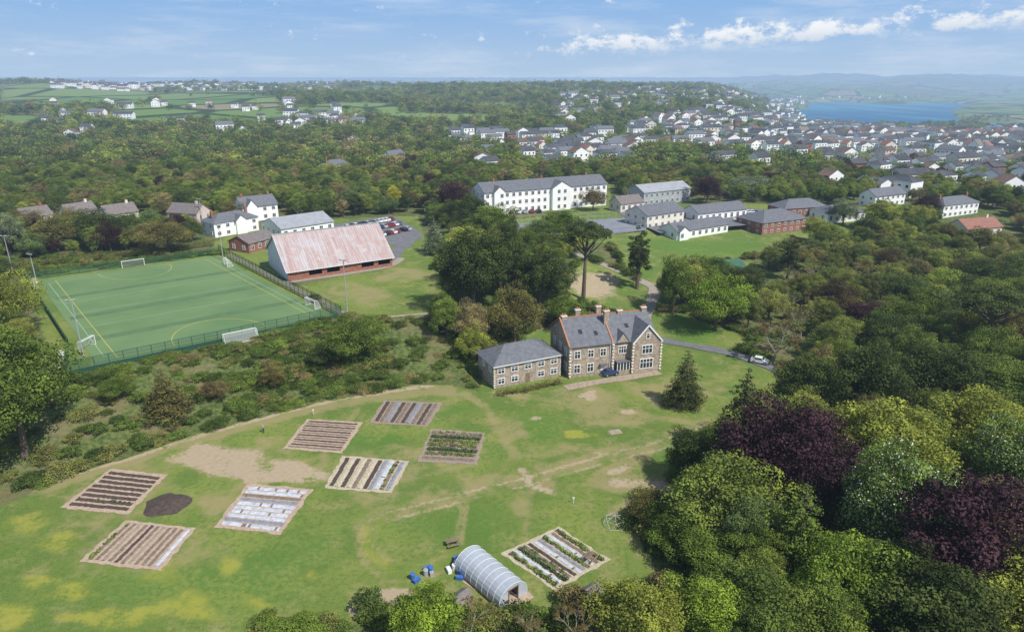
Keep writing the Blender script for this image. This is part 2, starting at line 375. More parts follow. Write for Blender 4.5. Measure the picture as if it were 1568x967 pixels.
PR={'b0':(15,6),'b1':(15,6.4),'b2':(16,5.4),'b3':(13,6.6),'ch':(15,6),'p0':(17,2.9),'c0':(15,4),'c1':(15,5),'u0':(20,8),'n0':(11,4.5),'n1':(11,4.5),'s0':(2.2,1.8),'s1':(2.6,1.7),'s2':(1.8,2.2)}
manual=[]
def tree(name,kind,px,py,H,Wd,col,rot=None):
    g=G(px,py);h0,r0=PR[kind]
    o=bpy.data.objects.new(name,PROTO[kind]);link(o)
    o.location=tuple(g);o.rotation_euler=(0,0,random.uniform(0,6.28) if rot is None else rot)
    s=Wd/2/r0;o.scale=(s,s,H/h0)
    o.material_slots[0].link='OBJECT';o.material_slots[0].material=L[col]
    manual.append((g[0],g[1],Wd*.42));return o
def proto_coll(name,keys):
    c=bpy.data.collections.new(name)
    for nm,me in keys: c.objects.link(bpy.data.objects.new(nm,me))
    return c
def instancer(name,P,rz,scl,idx,tint,coll):
    n=len(P);me=bpy.data.meshes.new(name);me.vertices.add(n);me.vertices.foreach_set('co',np.asarray(P,np.float32).ravel())
    def at(nm,t,data,key):
        a=me.attributes.new(nm,t,'POINT');a.data.foreach_set(key,np.ascontiguousarray(data).ravel())
    rot=np.zeros((n,3),np.float32);rot[:,2]=rz;rot[:,:2]=rng.normal(size=(n,2))*.05
    at('rot3','FLOAT_VECTOR',rot,'vector');at('scl','FLOAT_VECTOR',np.asarray(scl,np.float32),'vector')
    at('idx','INT',np.asarray(idx,np.int32),'value')
    t4=np.ones((n,4),np.float32);t4[:,:3]=tint;at('tint','FLOAT_COLOR',t4,'color')
    ng=bpy.data.node_groups.new(name,'GeometryNodeTree')
    ng.interface.new_socket('Geometry',in_out='INPUT',socket_type='NodeSocketGeometry');ng.interface.new_socket('Geometry',in_out='OUTPUT',socket_type='NodeSocketGeometry')
    gi=ng.nodes.new('NodeGroupInput');go=ng.nodes.new('NodeGroupOutput');ip=ng.nodes.new('GeometryNodeInstanceOnPoints')
    ci=ng.nodes.new('GeometryNodeCollectionInfo');ci.inputs['Collection'].default_value=coll;ci.inputs['Separate Children'].default_value=True;ci.inputs['Reset Children'].default_value=True
    def na(nm,t):
        x=ng.nodes.new('GeometryNodeInputNamedAttribute');x.data_type=t;x.inputs['Name'].default_value=nm;return [o for o in x.outputs if o.enabled][0]
    ng.links.new(gi.outputs[0],ip.inputs['Points']);ng.links.new(ci.outputs[0],ip.inputs['Instance']);ip.inputs['Pick Instance'].default_value=True
    ng.links.new(na('idx','INT'),ip.inputs['Instance Index']);ng.links.new(na('rot3','FLOAT_VECTOR'),ip.inputs['Rotation']);ng.links.new(na('scl','FLOAT_VECTOR'),ip.inputs['Scale'])
    ng.links.new(ip.outputs[0],go.inputs[0])
    o=bpy.data.objects.new(name,me);link(o);md=o.modifiers.new('instances','NODES');md.node_group=ng;return o
PAL=np.array([(.045,.063,.025),(.07,.10,.03),(.09,.125,.034),(.12,.155,.042),(.155,.175,.052),(.115,.11,.048),(.05,.073,.03),(.15,.13,.075),(.08,.115,.05)])*FB
PALW=np.array([.13,.16,.16,.15,.12,.12,.07,.06,.03]);PALW=PALW/PALW.sum()
def tints(n,pal=PAL,w=PALW):
    return pal[rng.choice(len(pal),n,p=w)]*rng.uniform(.78,1.25,(n,1))
# ------------------------------------------------------------------ regions
OPEN=[[(-90,800),(0,775),(90,735),(300,665),(480,618),(640,588),(690,590),(735,600),(745,550),(760,525),(850,500),(960,480),(1005,490),(1010,515),(1130,535),(1215,580),(1190,600),(1110,640),(1040,680),(1035,745),(1085,755),(965,765),(975,820),(1005,870),(990,905),(880,915),(800,945),(560,930),(540,960),(400,935),(375,1010),(-90,1010)],
[(445,440),(600,405),(625,370),(670,395),(690,470),(640,485),(520,482)],
[(30,422),(335,385),(525,485),(95,580)],
[(840,430),(900,398),(950,415),(990,440),(985,480),(940,482),(870,460)],
[(935,372),(1000,355),(1130,355),(1195,368),(1185,390),(1085,402),(1050,420),(1000,432),(960,415)],
[(995,478),(1050,480),(1150,518),(1135,545),(1005,522)],
[(320,372),(420,340),(640,330),(655,380),(600,405),(395,425),(340,392)],
[(775,338),(985,312),(1140,312),(1340,318),(1340,352),(1180,372),(990,378),(800,372)],
[(730,332),(935,318),(935,282),(730,292)],[(1075,400),(1150,400),(1150,435),(1080,430)],[(985,425),(1015,430),(1010,480),(985,500),(970,480)]]
OPENW=[GP(p) for p in OPEN]
BANK=GP([(0,770),(90,732),(300,662),(480,615),(640,586),(690,588),(735,598),(700,540),(655,484),(515,488),(100,578),(0,600)])
PAST=[GP(p) for p in [[(0,131),(210,135),(245,150),(200,165),(0,168)],[(170,168),(275,176),(260,196),(165,188)],[(240,146),(420,148),(440,164),(256,168)],[(590,174),(760,176),(775,190),(600,188)],[(0,176),(70,178),(80,197),(0,198)],[(640,196),(760,196),(765,204),(660,203)],[(690,156),(810,158),(810,166),(700,165)],[(1430,150),(1568,140),(1568,190),(1470,180)]]]
TOWN=[([(785,206),(965,203),(978,250),(880,262),(795,252)],.9),([(680,203),(790,206),(790,226),(690,224)],.75),([(960,192),(1240,186),(1335,196),(1335,230),(960,232)],.62),
([(1240,195),(1568,203),(1568,290),(1440,290),(1330,276),(1190,238)],.82),([(850,148),(1230,148),(1240,188),(850,192)],.28),([(60,158),(550,158),(560,200),(60,205)],.1),([(80,126),(520,130),(520,140),(80,136)],.8),
([(1200,285),(1330,285),(1568,298),(1568,338),(1440,322),(1330,305)],.45),([(700,234),(780,238),(780,264),(700,260)],.6),([(1440,120),(1568,120),(1568,140),(1440,140)],.12),([(425,178),(560,180),(560,200),(430,200)],.5),([(1000,240),(1200,240),(1240,262),(1000,262)],.22),([(1215,128),(1440,125),(1440,150),(1215,152)],.15),([(60,205),(640,200),(660,300),(60,300)],.025)]
TOWNW=[(GP(p),d) for p,d in TOWN]
def clearing(x,y):
    c=np.sin(x/95.+2.1*np.sin(y/160.))+np.sin(y/120.+1.7*np.sin(x/140.)+1.)+.5*np.sin((x+y)/60.)
    az=x/np.maximum(y,50.)
    th=np.where((az<-.15)&(y>850),.25,1.1);th=np.where((az>.3)&(y>900),.7,th)
    return (c>th)&(y>480)
# ------------------------------------------------------------------ terrain
def axis(lo,hi,step,far0,far1,g=.02):
    a=list(np.arange(lo,hi+.01,step));s=step;v=a[-1]
    while v<far1: s*=1+g;v+=s;a.append(v)
    s=step;v=a[0];b=[]
    while v>far0: s*=1+g;v-=s;b.append(v)
    return np.array(b[::-1]+a)
xs=axis(-110,60,.8,-26000,26000);ys=axis(55,175,.8,-60,32000)
X,Y=np.meshgrid(xs,ys);Z=height(X,Y);nx,ny=len(xs),len(ys)
me=bpy.data.meshes.new('ground');me.vertices.add(nx*ny);me.vertices.foreach_set('co',np.stack([X,Y,Z],-1).astype(np.float32).ravel())
ii=(np.arange(ny-1)[:,None]*nx+np.arange(nx-1)[None,:]).ravel()
q=np.stack([ii,ii+1,ii+nx+1,ii+nx],1).astype(np.int32)
me.loops.add(q.size);me.loops.foreach_set('vertex_index',q.ravel());me.polygons.add(len(q))
me.polygons.foreach_set('loop_start',np.arange(0,q.size,4,dtype=np.int32))
me.update(calc_edges=True);me.polygons.foreach_set('use_smooth',np.ones(len(q),bool))
xf=X.ravel();yf=Y.ravel()
nid=np.where((yf<420)&(yf>20)&(np.abs(xf)<420))[0];xn=xf[nid];yn=yf[nid]
land=np.zeros((nx*ny,4),np.float32);land2=np.zeros((nx*ny,4),np.float32);land[:,3]=1;land2[:,3]=1
rough=np.ones(len(nid))
for p in OPENW: rough[inpoly(xn,yn,p)]=0
land[:,2]=1.;land[nid,2]=rough
def stroke(ch,arr,px,w,k=1.):
    poly=GP(px);d=np.full(len(xn),1e9)
    for a,b in zip(poly[:-1],poly[1:]):
        ax,ay=a[:2];bx,by=b[0]-ax,b[1]-ay;l=bx*bx+by*by+1e-9
        t=np.clip(((xn-ax)*bx+(yn-ay)*by)/l,0,1);d=np.minimum(d,np.hypot(xn-ax-t*bx,yn-ay-t*by))
    arr[nid,ch]=np.maximum(arr[nid,ch],k*(1-sstep((d-w*.3)/(w*.7))))
def blob(ch,arr,px,py,rx,ry,k=1.):
    c=G(px,py);ax=G(px+rx,py)-c;ay=G(px,py-ry)-c
    det=ax[0]*ay[1]-ax[1]*ay[0];dx=xn-c[0];dy=yn-c[1]
    u=(dx*ay[1]-dy*ay[0])/det;v=(ax[0]*dy-ax[1]*dx)/det;th=np.arctan2(v,u)
    r=np.hypot(u,v)*(1+.16*np.sin(2*th+px)+.14*np.sin(3*th+py)+.1*np.sin(5*th+px*py))
    arr[nid,ch]=np.maximum(arr[nid,ch],k*(1-sstep((r-.25)/1.05)))
stroke(0,land,[(75,740),(120,722),(200,700),(300,668),(380,645),(450,626),(520,610),(600,598),(660,590)],1.4,.7)
stroke(1,land,[(75,740),(200,698),(300,668),(450,628),(600,600),(680,596)],4.5,.9)
stroke(0,land,[(660,480),(690,515),(715,548),(738,575)],1.3,1)
T1=[(560,800),(600,782),(660,768),(720,752),(790,735),(860,715),(930,695),(1000,678),(1060,658),(1110,640)]
stroke(0,land,T1,.7,.5);stroke(0,land,[(p[0]+9,p[1]+10) for p in T1],.7,.46);stroke(1,land,T1,3.8,.55)
T2=[(560,800),(548,835),(560,865),(590,888),(640,888),(690,868)]
stroke(1,land,T2,1.,.65);stroke(1,land,[(583,790),(572,830),(590,856),(640,866),(690,848)],.8,.6)
stroke(0,land2,[(560,800),(562,845),(610,878),(680,862)],1.8,.4)
stroke(1,land,[(705,832),(712,800),(716,770),(722,752)],.9,.65);stroke(1,land,[(694,832),(700,800),(706,772)],.7,.6)
stroke(1,land,[(690,590),(740,620),(770,660),(790,700),(720,750)],2,.55)
stroke(1,land,[(760,600),(850,612),(930,625),(1010,640),(1080,650)],2.2,.65)
stroke(0,land,[(800,718),(812,740),(845,755)],1.3,.7);stroke(0,land,[(935,725),(960,712)],1.4,.6);stroke(1,land,[(920,735),(985,690)],3,.8)
stroke(0,land,[(945,738),(1000,742),(1040,748)],2.2,.7);stroke(1,land,[(930,738),(1000,742),(1045,748)],4.2,.9)
stroke(0,land,[(560,925),(590,920),(630,918)],3,1.)
stroke(1,land,[(480,740),(500,690),(520,660),(570,600)],1.2,.6);stroke(1,land,[(310,760),(420,735),(500,690)],1.2,.5);stroke(1,land,[(610,740),(700,715),(760,705)],1.2,.55)
stroke(1,land,[(965,765),(975,820),(1002,872)],1.6,.8);stroke(0,land,[(900,690),(960,700),(1035,735)],.6,.35)
for a in [(345,706,72,27,1.2),(310,690,34,12,1.),(385,725,34,12,1.),(445,722,44,22,1.25)]: blob(0,land,*a)
for a in [(345,706,90,34,.9),(445,722,54,26,.9),(830,735,35,25,.7),(905,612,65,24,.85),(1000,600,60,20,.7),(780,655,40,18,.6),(700,740,30,18,.5),(640,560,40,30,.6),(560,450,60,18,.7),(620,420,50,16,.7),(930,640,80,16,.7),(975,820,25,60,.6),(960,785,40,20,.8),(180,750,120,60,.6),(200,835,130,55,.55),(600,720,120,60,.5),(800,775,30,40,.5),(330,770,40,20,.7),(1060,600,50,30,.6),(610,590,80,20,.6),(860,690,60,16,.6),(700,690,70,14,.5),(1000,720,40,18,.6),(500,455,40,20,.6),(660,620,40,16,.5),(420,680,40,20,.5)]: blob(1,land,*a)
for a in [(905,437,50,20,1.),(900,605,20,7,1.),(940,660,10,5,.8),(960,630,16,5,.8),(1045,622,22,5,.9),(910,425,38,12,.9),(820,640,14,4,.7),(1000,610,16,5,.7)]: blob(0,land,*a)
for a in [(885,665,26,8,1.2),(290,925,60,26,.7),(390,922,34,14,.65),(180,945,90,24,.7),(350,865,20,24,.6),(110,905,50,20,.65),(60,890,40,16,.6),(230,860,60,14,.45),(20,940,60,24,.65),(250,880,40,24,.45),(480,880,30,12,.45),(90,830,60,20,.5),(40,800,60,20,.5)]: blob(0,land2,*a)
for a in [(560,680,60,30,.5),(600,765,35,10,1.),(600,672,30,10,.9),(700,625,60,8,.7),(300,900,260,60,.5),(700,800,180,40,.5),(1060,700,60,40,.6),(830,650,60,30,.6),(1080,380,110,22,.7),(1070,500,70,20,.9),(760,690,40,20,.5),(430,850,120,40,.5)]: blob(1,land2,*a)
past=np.zeros(len(xf));past[clearing(xf,yf)]=1
for p in PAST: past[inpoly(xf,yf,p)]=1
fi=yf>2350;past[fi]=np.where(np.sin(xf[fi]/260.)*np.sin(yf[fi]/340.)>-.55,1,0)
for p,d in TOWNW[:4]: past[inpoly(xf,yf,p)]=.4
land2[:,2]=past;land[(past>.5),2]=0
for nm,arr in (('land',land),('land2',land2)):
    a=me.attributes.new(nm,'FLOAT_COLOR','POINT');a.data.foreach_set('color',arr.ravel())
me.materials.append(ground);link(bpy.data.objects.new('ground',me))
wm=newmat('estuary_water');nt=wm.node_tree
mpw=nt.nodes.new('ShaderNodeMapping');mpw.inputs['Scale'].default_value=(1,.3,1);nt.links.new(POS(nt),mpw.inputs[0])
c=MIX(nt,SM(nt,NOISE(nt,mpw.outputs[0],.006,4),.4,.6),(.0,.085,.20),(.02,.19,.30))
finish(wm,pbsdf(nt,c,.5,NOISE(nt,POS(nt),.08,2),.2,1.,spec=.05))
mb=MB();mb.face([(500,1100,-42),(3200,1100,-42),(3200,3300,-42),(500,3300,-42)],wm);mb.obj('water')
def sheet(name,px,m,dz=.05):
    p=GP(px);mb=MB();zz=max(b[2] for b in p)+dz;mb.face([(a[0],a[1],zz) for a in p],m);return mb.obj(name)
def ribbon(name,px,w,m,dz=.06,world=False):
    p=px if world else GP(px);pts=[]
    for a,b in zip(p[:-1],p[1:]):
        a=np.array(a[:2]);b=np.array(b[:2]);k=max(2,int(np.linalg.norm(b-a)/1.5))
        for i in range(k): pts.append(a+(b-a)*i/k)
    pts.append(np.array(p[-1][:2]));pts=np.array(pts)
    for _ in range(6): pts[1:-1]=(pts[:-2]+pts[1:-1]*2+pts[2:])/4
    t=np.gradient(pts,axis=0);t/=np.linalg.norm(t,axis=1)[:,None];nn=np.stack([-t[:,1],t[:,0]],1)
    wv=w*(1+.12*np.sin(np.arange(len(pts))*.9))[:,None]
    Lp=pts+nn*wv/2;Rp=pts-nn*wv/2;mb=MB();mi=mb.mi(m)
    for a,b in zip(Lp,Rp):
        for s in (a,b): mb.v.append((s[0],s[1],float(height(s[0],s[1]))+dz))
    for i in range(len(pts)-1):
        mb.f.append((2*i,2*i+1,2*i+3,2*i+2));mb.m.append(mi)
    return mb.obj(name)
ribbon('driveway',[(985,500),(990,478),(1000,458),(1003,438),(985,432),(950,415),(905,398),(870,385),(830,365)],3.2,gravel,.12)
ribbon('access_road',[(1000,518),(1050,528),(1110,538),(1150,550),(1200,570),(1215,585),(1225,600)],3.2,tarmac,.12)
ribbon('entrance_road',[(610,345),(640,360),(622,372),(605,385),(600,400)],5,tarmac)
ribbon('barn_path',[(440,432),(520,421),(600,408),(615,395)],2.5,gravel,.08)
ribbon('field_path',[(585,486),(620,483),(655,480)],1.2,gravel,.08)
ribbon('wood_road',[(1100,760),(1095,800),(1110,830),(1150,860)],4,tarmac)
sheet('car_park',[(505,345),(600,330),(640,352),(618,378),(600,375),(560,360),(520,362)],tarmac,.09)
sheet('tennis_court',[(788,343),(975,333),(990,355),(860,368),(800,364)],mat('court_surface',(.2,.21,.235),.15,.2,.9),.07)
sheet('school_yard',[(945,326),(1010,318),(1165,322),(1175,350),(1010,362),(990,350)],tarmac,.12)
ribbon('gravel_terrace',[(866,594),(905,586),(960,578),(1010,570)],2.4,mat('pale_gravel',(.32,.25,.19),.25,1.5,.95),.07)
# ------------------------------------------------------------------ pitch
A,Bc,D,C_=G(150,560),G(510,484),G(58,430),G(330,392)
def bil(a,b,c,d,u,v): return a*(1-u)*(1-v)+b*u*(1-v)+c*u*v+d*(1-u)*v
def PB(u,v,dz=0):
    q=bil(A,Bc,C_,D,u,v);return (q[0],q[1],6+dz)
mb=MB();mb.face([PB(0,0,.06),PB(1,0,.06),PB(1,1,.06),PB(0,1,.06)],turf)
band=mat('turf_band',(.095,.16,.07),.15,.3,.9)
for v in (.2,.44,.7): mb.face([PB(.02,v,.066),PB(.98,v,.066),PB(.98,v+.035,.066),PB(.02,v+.035,.066)],band)
wl=mat('white_line',(.34,.42,.30),.2,1,.8);yl=mat('yellow_line',(.46,.40,.08),.15,1,.8)
def pline(u0,v0,u1,v1,m,dz=.075,w=.12):
    a=Vector(PB(u0,v0,dz));b=Vector(PB(u1,v1,dz));d=(b-a).normalized();n=Vector((-d.y,d.x,0))*w/2
    mb.face([a-n,b-n,b+n,a+n],m)
for v in (.06,.34,.5,.64,.94): pline(.04,v,.96,v,wl)
for u in (.04,.96): pline(u,.06,u,.94,wl,.078)
for v in (.03,.97): pline(.08,v,.92,v,yl,.081,.15)
for u in (.08,.92): pline(u,.03,u,.97,yl,.084,.15)
def arc(cu,cv,ru,rv,t0,t1,m,dz,w=.16,k=20):
    pr=None
    for i in range(k+1):
        t=t0+(t1-t0)*i/k;u=cu+ru*math.cos(t);v=cv+rv*math.sin(t)
        if pr: pline(pr[0],pr[1],u,v,m,dz,w)
        pr=(u,v)
arc(.5,.03,.2,.16,0,math.pi,yl,.087);arc(.5,.97,.2,-.16,0,math.pi,yl,.087)
mb.obj('sports_pitch')
def seethru(name,col,k):
    fm=newmat(name);nt=fm.node_tree
    tr=nt.nodes.new('ShaderNodeBsdfTransparent');df=nt.nodes.new('ShaderNodeBsdfDiffuse');df.inputs[0].default_value=col+(1,)
    ms_=nt.nodes.new('ShaderNodeMixShader');ms_.inputs[0].default_value=k;nt.links.new(tr.outputs[0],ms_.inputs[1]);nt.links.new(df.outputs[0],ms_.inputs[2])
    o_=nt.nodes.new('ShaderNodeOutputMaterial');nt.links.new(ms_.outputs[0],o_.inputs[0]);return fm
fm=seethru('mesh_fence',(.04,.10,.07),.38);net=seethru('goal_net',(.75,.75,.75),.22)
green_metal=mat('green_steel',(.035,.11,.08),.1,2,.5)
def fence(name,P,h,sp=2.5,pm=green_metal,panel=fm,solid=0):
    mb=MB()
    for a,b in zip(P[:-1],P[1:]):
        a=Vector(a);b=Vector(b);a.z=float(height(a.x,a.y));b.z=float(height(b.x,b.y))
        n=max(1,int((b-a).length/sp));up=Vector((0,0,1))
        for i in range(n+1):
            p=a.lerp(b,i/n);mb.tube(p,p+up*h,.07,.07,pm,4)
        for z in (h,h*.5,.15): mb.tube(a+up*z,b+up*z,.045,.045,pm,4)
        if panel: mb.face([a,b,b+up*h,a+up*h],panel)
        if solid: mb.face([a+Vector((0,0.06,.02)),b+Vector((0,0.06,.02)),b+Vector((0,0.06,solid)),a+Vector((0,0.06,solid))],mat('windbreak_panel',(.04,.11,.08),.15,1,.8))
    return mb.obj(name)
fence('pitch_fence',[PB(-.12,-.03),PB(1.02,-.03)],3,solid=1.1)
fence('pitch_fence',[PB(1.02,-.03),PB(1.04,1.03)],3)
fence('pitch_fence',[PB(1.04,1.03),PB(-.05,1.03)],2)
fence('pitch_fence',[PB(-.05,1.03),PB(-.05,.2),PB(-.12,-.03)],2,solid=.9)
ribbon('pitch_path',[PB(1.06,0),PB(1.08,1)],1.6,gravel,.06,world=True)
fence('court_fence',GP([(788,343),(975,333),(990,355),(860,368),(800,364),(788,343)]),3,3,metal,None)
def goal(px,py,rz,w=4.8,h=2.1):
    g=G(px,py);mb=MB()
    for s in (-1,1):
        x=s*w/2
        mb.tube((x,0,0),(x,0,h),.07,.07,frame);mb.tube((x,0,h),(x,.8,h),.04,.04,frame);mb.tube((x,.8,h),(x,1.7,0),.04,.04,frame);mb.tube((x,0,.04),(x,1.7,.04),.04,.04,frame)
        mb.face([(x,0,0),(x,1.7,0),(x,.8,h),(x,0,h)],net)
    mb.tube((-w/2,0,h),(w/2,0,h),.07,.07,frame);mb.tube((-w/2,1.7,.04),(w/2,1.7,.04),.04,.04,frame)
    mb.face([(-w/2,1.7,0),(w/2,1.7,0),(w/2,.8,h),(-w/2,.8,h)],net);mb.face([(-w/2,.8,h),(w/2,.8,h),(w/2,0,h),(-w/2,0,h)],net)
    mb.obj('football_goal',g+np.array([0,0,.1]),rz)
ex=math.atan2(Bc[1]-A[1],Bc[0]-A[0])
goal(368,521,ex+math.pi,7);goal(205,409,ex,6)
for a in [(137,533,ex+.8,4),(346,407,ex-1.6,4),(475,471,ex-1.4,4.5),(58,440,ex+1.6,3.5),(100,556,ex+1.5,4)]: goal(*a)
def mast(px,py,h):
    g=G(px,py);mb=MB();mb.tube((0,0,0),(0,0,h),.15,.09,metal,8);mb.box(-.9,.9,-.06,.06,h-.1,h+.02,metal);mb.box(-.3,.3,-.3,.3,0,.25,metal)
    for x in (-.65,.65): mb.obox((x,-.2,h+.15),(1,0,0),(0,1,-.4),.6,.45,.22,metal)
    mb.obj('floodlight_mast',g,random.uniform(-.5,.5))
for a in [(342,398,11),(532,478,13),(128,545,12),(56,432,8),(20,418,11),(310,340,9)]: mast(*a)
# ------------------------------------------------------------------ buildings
foot=[]
def frontframe(pA,pB):
    a=G(*pA);b=G(*pB);L_=math.hypot(b[0]-a[0],b[1]-a[1]);rz=math.atan2(b[1]-a[1],b[0]-a[0]);a[2]=min(a[2],b[2]);return a,L_,rz
def regfoot(a,L_,rz,dep):
    c,s=math.cos(rz),math.sin(rz);k=max(1,int(L_/6))
    for i in range(k+1):
        for j in (-14/dep,-7/dep,.0,.5,1): foot.append((a[0]+c*L_*i/k-s*dep*j,a[1]+s*L_*i/k+c*dep*j,6.5))
def house(name,pA,pB,dep,eh,rh,wallm=white,roofm=slate,roof='gable',axis='x',storeys=2,ncol=None,chim=1,fg=()):
    a,w,rz=frontframe(pA,pB);regfoot(a,w,rz,dep);e=empty(name,a,rz)
    mb=MB();mb.box(0,w,0,dep,-1.5,eh,wallm);rf=MB()
    if roof=='gable': rf.gable(0,w,0,dep,eh,rh,roofm,wallm,axis)
    else: rf.hip(0,w,0,dep,eh,rh,roofm)
    for (x0,x1,pr,fh) in fg:
        mb.box(x0,x1,-pr,-.003,-1.5,eh,wallm);rf.gable(x0,x1,-pr,dep*.5,eh,fh,roofm,wallm,'y')
    mb.obj('walls',parent=e);rf.obj('roof',parent=e)
    wb=MB();n=ncol or max(2,int(w/3));sh=eh/storeys
    for s_ in range(storeys):
        for i in range(n):
            xx=w*(i+.5)/n;yy=0
            for (x0,x1,pr,fh) in fg:
                if x0-.8<xx<x1+.8: yy=-pr if x0+.6<xx<x1-.6 else None
            if yy is None: continue
            wb.win((xx,yy,s_*sh+sh*.3),(1,0,0),(0,-1,0),min(1.3,w/n*.55),sh*.48,glass,frame)
        k=max(1,int(dep/4))
        for sx_,nn in ((0,(-1,0,0)),(w,(1,0,0))):
            for j in range(k): wb.win((sx_,dep*(j+.5)/k,s_*sh+sh*.3),(0,1,0),nn,1.1,sh*.45,glass,frame)
    wb.obj('windows',parent=e)
    if chim:
        cb=MB()
        for i in range(chim):
            xx=w*(.12+.76*i/max(1,chim-1)) if chim>1 else w*.8
            cb.box(xx-.45,xx+.45,dep/2-.35,dep/2+.35,eh+rh*.55,eh+rh+1.1,wallm if wallm is not white else brick)
            for k in (-.2,.2): cb.tube((xx+k,dep/2,eh+rh+1.1),(xx+k,dep/2,eh+rh+1.5),.12,.1,orange)
        cb.obj('chimneys',parent=e)
    return e
def manor():
    a,w,rz=frontframe((872,579),(1003,563));regfoot(a,w,rz,13);e=empty('stone_manor_house',a,rz);D_=12.5;eh=7.1;rh=4.1
    m=MB();m.box(0,w,0,D_,-1,eh,stone);gx0=w-6.2;gx1=w+.35;m.box(gx0,gx1,-1.3,-.003,-1,eh,stone)
    m.box(9.2,9.9,-.35,-.003,-1,eh+.3,stone);m.obj('walls',parent=e)
    r=MB();r.gable(0,w,0,D_,eh,rh,slate,stone,'x',.35);r.gable(gx0,gx1,-1.3,D_*.5,eh,3.5,slate,stone,'y',.3)
    r.gable(10.4,13.2,-.25,D_*.4,eh,1.9,slate,stone,'y',.2)
    for X in (-.25,9.55):
        for s in (0,1):
            p0=Vector((X,D_+.35 if s else -.35,eh-.05));p1=Vector((X,D_/2,eh+rh+.22));d=p1-p0
            r.obox((p0+p1)/2+Vector((0,0,.12)),d,(1,0,0),d.length,.3,.12,orange)
    r.box(-.3,w+.3,D_/2-.12,D_/2+.12,eh+rh+.14,eh+rh+.32,orange)
    for x,f in ((3.2,.45),(6.5,.35),(14.,.5)):
        k=rh/(D_/2);y=D_/2*f;r.obox((x,y,eh+k*y+.22),(1,0,0),(0,1,k),.8,1.1,.08,glass)
    r.obj('roof',parent=e)
    t=MB();xm=(gx0+gx1)/2
    for s in (-1,1):
        p0=Vector((xm+s*3.45,-1.53,eh-.25));p1=Vector((xm,-1.53,eh+3.62));d=p1-p0
        t.obox((p0+p1)/2,d,(0,1,0),d.length,.1,.3,frame)
    for x in (0.,9.55,gx0,gx1):
        yy=-1.3 if x>=gx0 else (-.35 if x==9.55 else 0)
        for k in range(10): t.obox((x,yy,.4+k*.7),(1,0,0),(0,1,0),.5 if k%2 else .34,.5 if k%2==0 else .34,.34,cream)
    t.tube((9.0,-.12,0),(9.0,-.12,eh),.07,.07,frame);t.box(0.3,9.15,-.14,-.02,eh-.3,eh-.12,frame);t.obj('trim',parent=e)
    wn=MB();F_=((1,0,0),(0,-1,0))
    for x in (1.6,4.6,7.4): wn.win((x,0,4.3),*F_,1.3,1.7,glass,frame,1,fw=.14)
    for x in (1.6,4.6): wn.win((x,0,1.0),*F_,1.4,1.9,glass,frame,1,fw=.14)
    wn.win((11.8,0,4.4),*F_,1.7,1.7,glass,frame,2,fw=.15)
    wn.win((xm,-1.3,4.3),*F_,2.4,1.9,glass,frame,2,fw=.16);wn.win((xm,-1.3,.9),*F_,3.0,2.2,glass,frame,3,fw=.16);wn.win((xm,-1.3,7.7),*F_,.8,1.2,glass,frame,0,fw=.14)
    for y in (2.5,6,9.5):
        for X_,n_ in ((0,(-1,0,0)),(w,(1,0,0))):
            wn.win((X_,y,4.3),(0,1,0),n_,1.2,1.7,glass,frame,1,fw=.16);wn.win((X_,y,1),(0,1,0),n_,1.2,1.8,glass,frame,1,fw=.16)
    wn.box(10.3,13.3,-1.1,-.003,0,.9,stone);wn.box(10.4,13.2,-1.0,-.004,.9,2.7,glass);wn.box(10.2,13.4,-1.2,-.003,2.7,2.95,slate)
    for x in (10.4,11.1,11.8,12.5,13.2): wn.box(x-.07,x+.07,-1.07,-.95,.9,2.7,frame)
    wn.obj('windows',parent=e)
    d=MB();d.box(7.0,8.0,-.06,.02,0,2.3,frame);d.box(6.7,8.3,-.8,-.003,2.45,2.6,slate);d.box(6.9,8.1,-.9,-.063,0,.15,cream);d.obj('door',parent=e)
    c=MB()
    for x,y,hh in ((9.6,4.2,2.2),(9.6,8.6,1.8),(13.6,6.2,1.3),(w-.6,6.2,1.5),(.7,6.2,1.2),(4.8,8.8,1.4)):
        zz=eh+rh;c.box(x-.55,x+.55,y-.4,y+.4,zz-2.6,zz+hh-.7,stone);c.box(x-.65,x+.65,y-.5,y+.5,zz+hh-.7,zz+hh-.5,cream)
        for k in (-.35,0,.35): c.tube((x+k,y,zz+hh-.5),(x+k,y,zz+hh),.13,.1,orange)
    c.obj('chimneys',parent=e)
    a,w,rz=frontframe((757,595),(857,575));regfoot(a,w,rz,9);e=empty('stone_house_wing',a,rz);D_=8.5;eh=4.9
    m=MB();m.box(0,w,0,D_,-1,eh,stone);m.obj('walls',parent=e)
    r=MB();r.hip(0,w,0,D_,eh,2.7,slate,.45);r.obj('roof',parent=e)
    wn=MB()
    for i in range(5): wn.win((w*(i+.5)/5,0,3.1),*F_,1.5,1.15,glass,frame,1,fw=.15)
    for i in (0,1,3,4): wn.win((w*(i+.5)/5,0,.8),*F_,1.5,1.25,glass,frame,1,fw=.15)
    wn.box(w*.5-.5,w*.5+.5,-.05,.02,0,2.1,wood)
    for y in (2.,5.5): wn.win((0,y,3.1),(0,1,0),(-1,0,0),1.1,1.1,glass,frame,1,fw=.17)
    for k in range(9):
        for x in (0,w): wn.obox((x,0,.3+k*.5),(1,0,0),(0,1,0),.36 if k%2 else .26,.36 if k%2==0 else .26,.24,cream)
    wn.obj('windows',parent=e)
    t=MB();t.box(-.4,w+.4,-.52,-.42,eh-.1,eh+.06,frame);t.tube((w*.62,-.1,0),(w*.62,-.1,eh),.06,.06,frame);t.obj('gutter',parent=e)
manor()
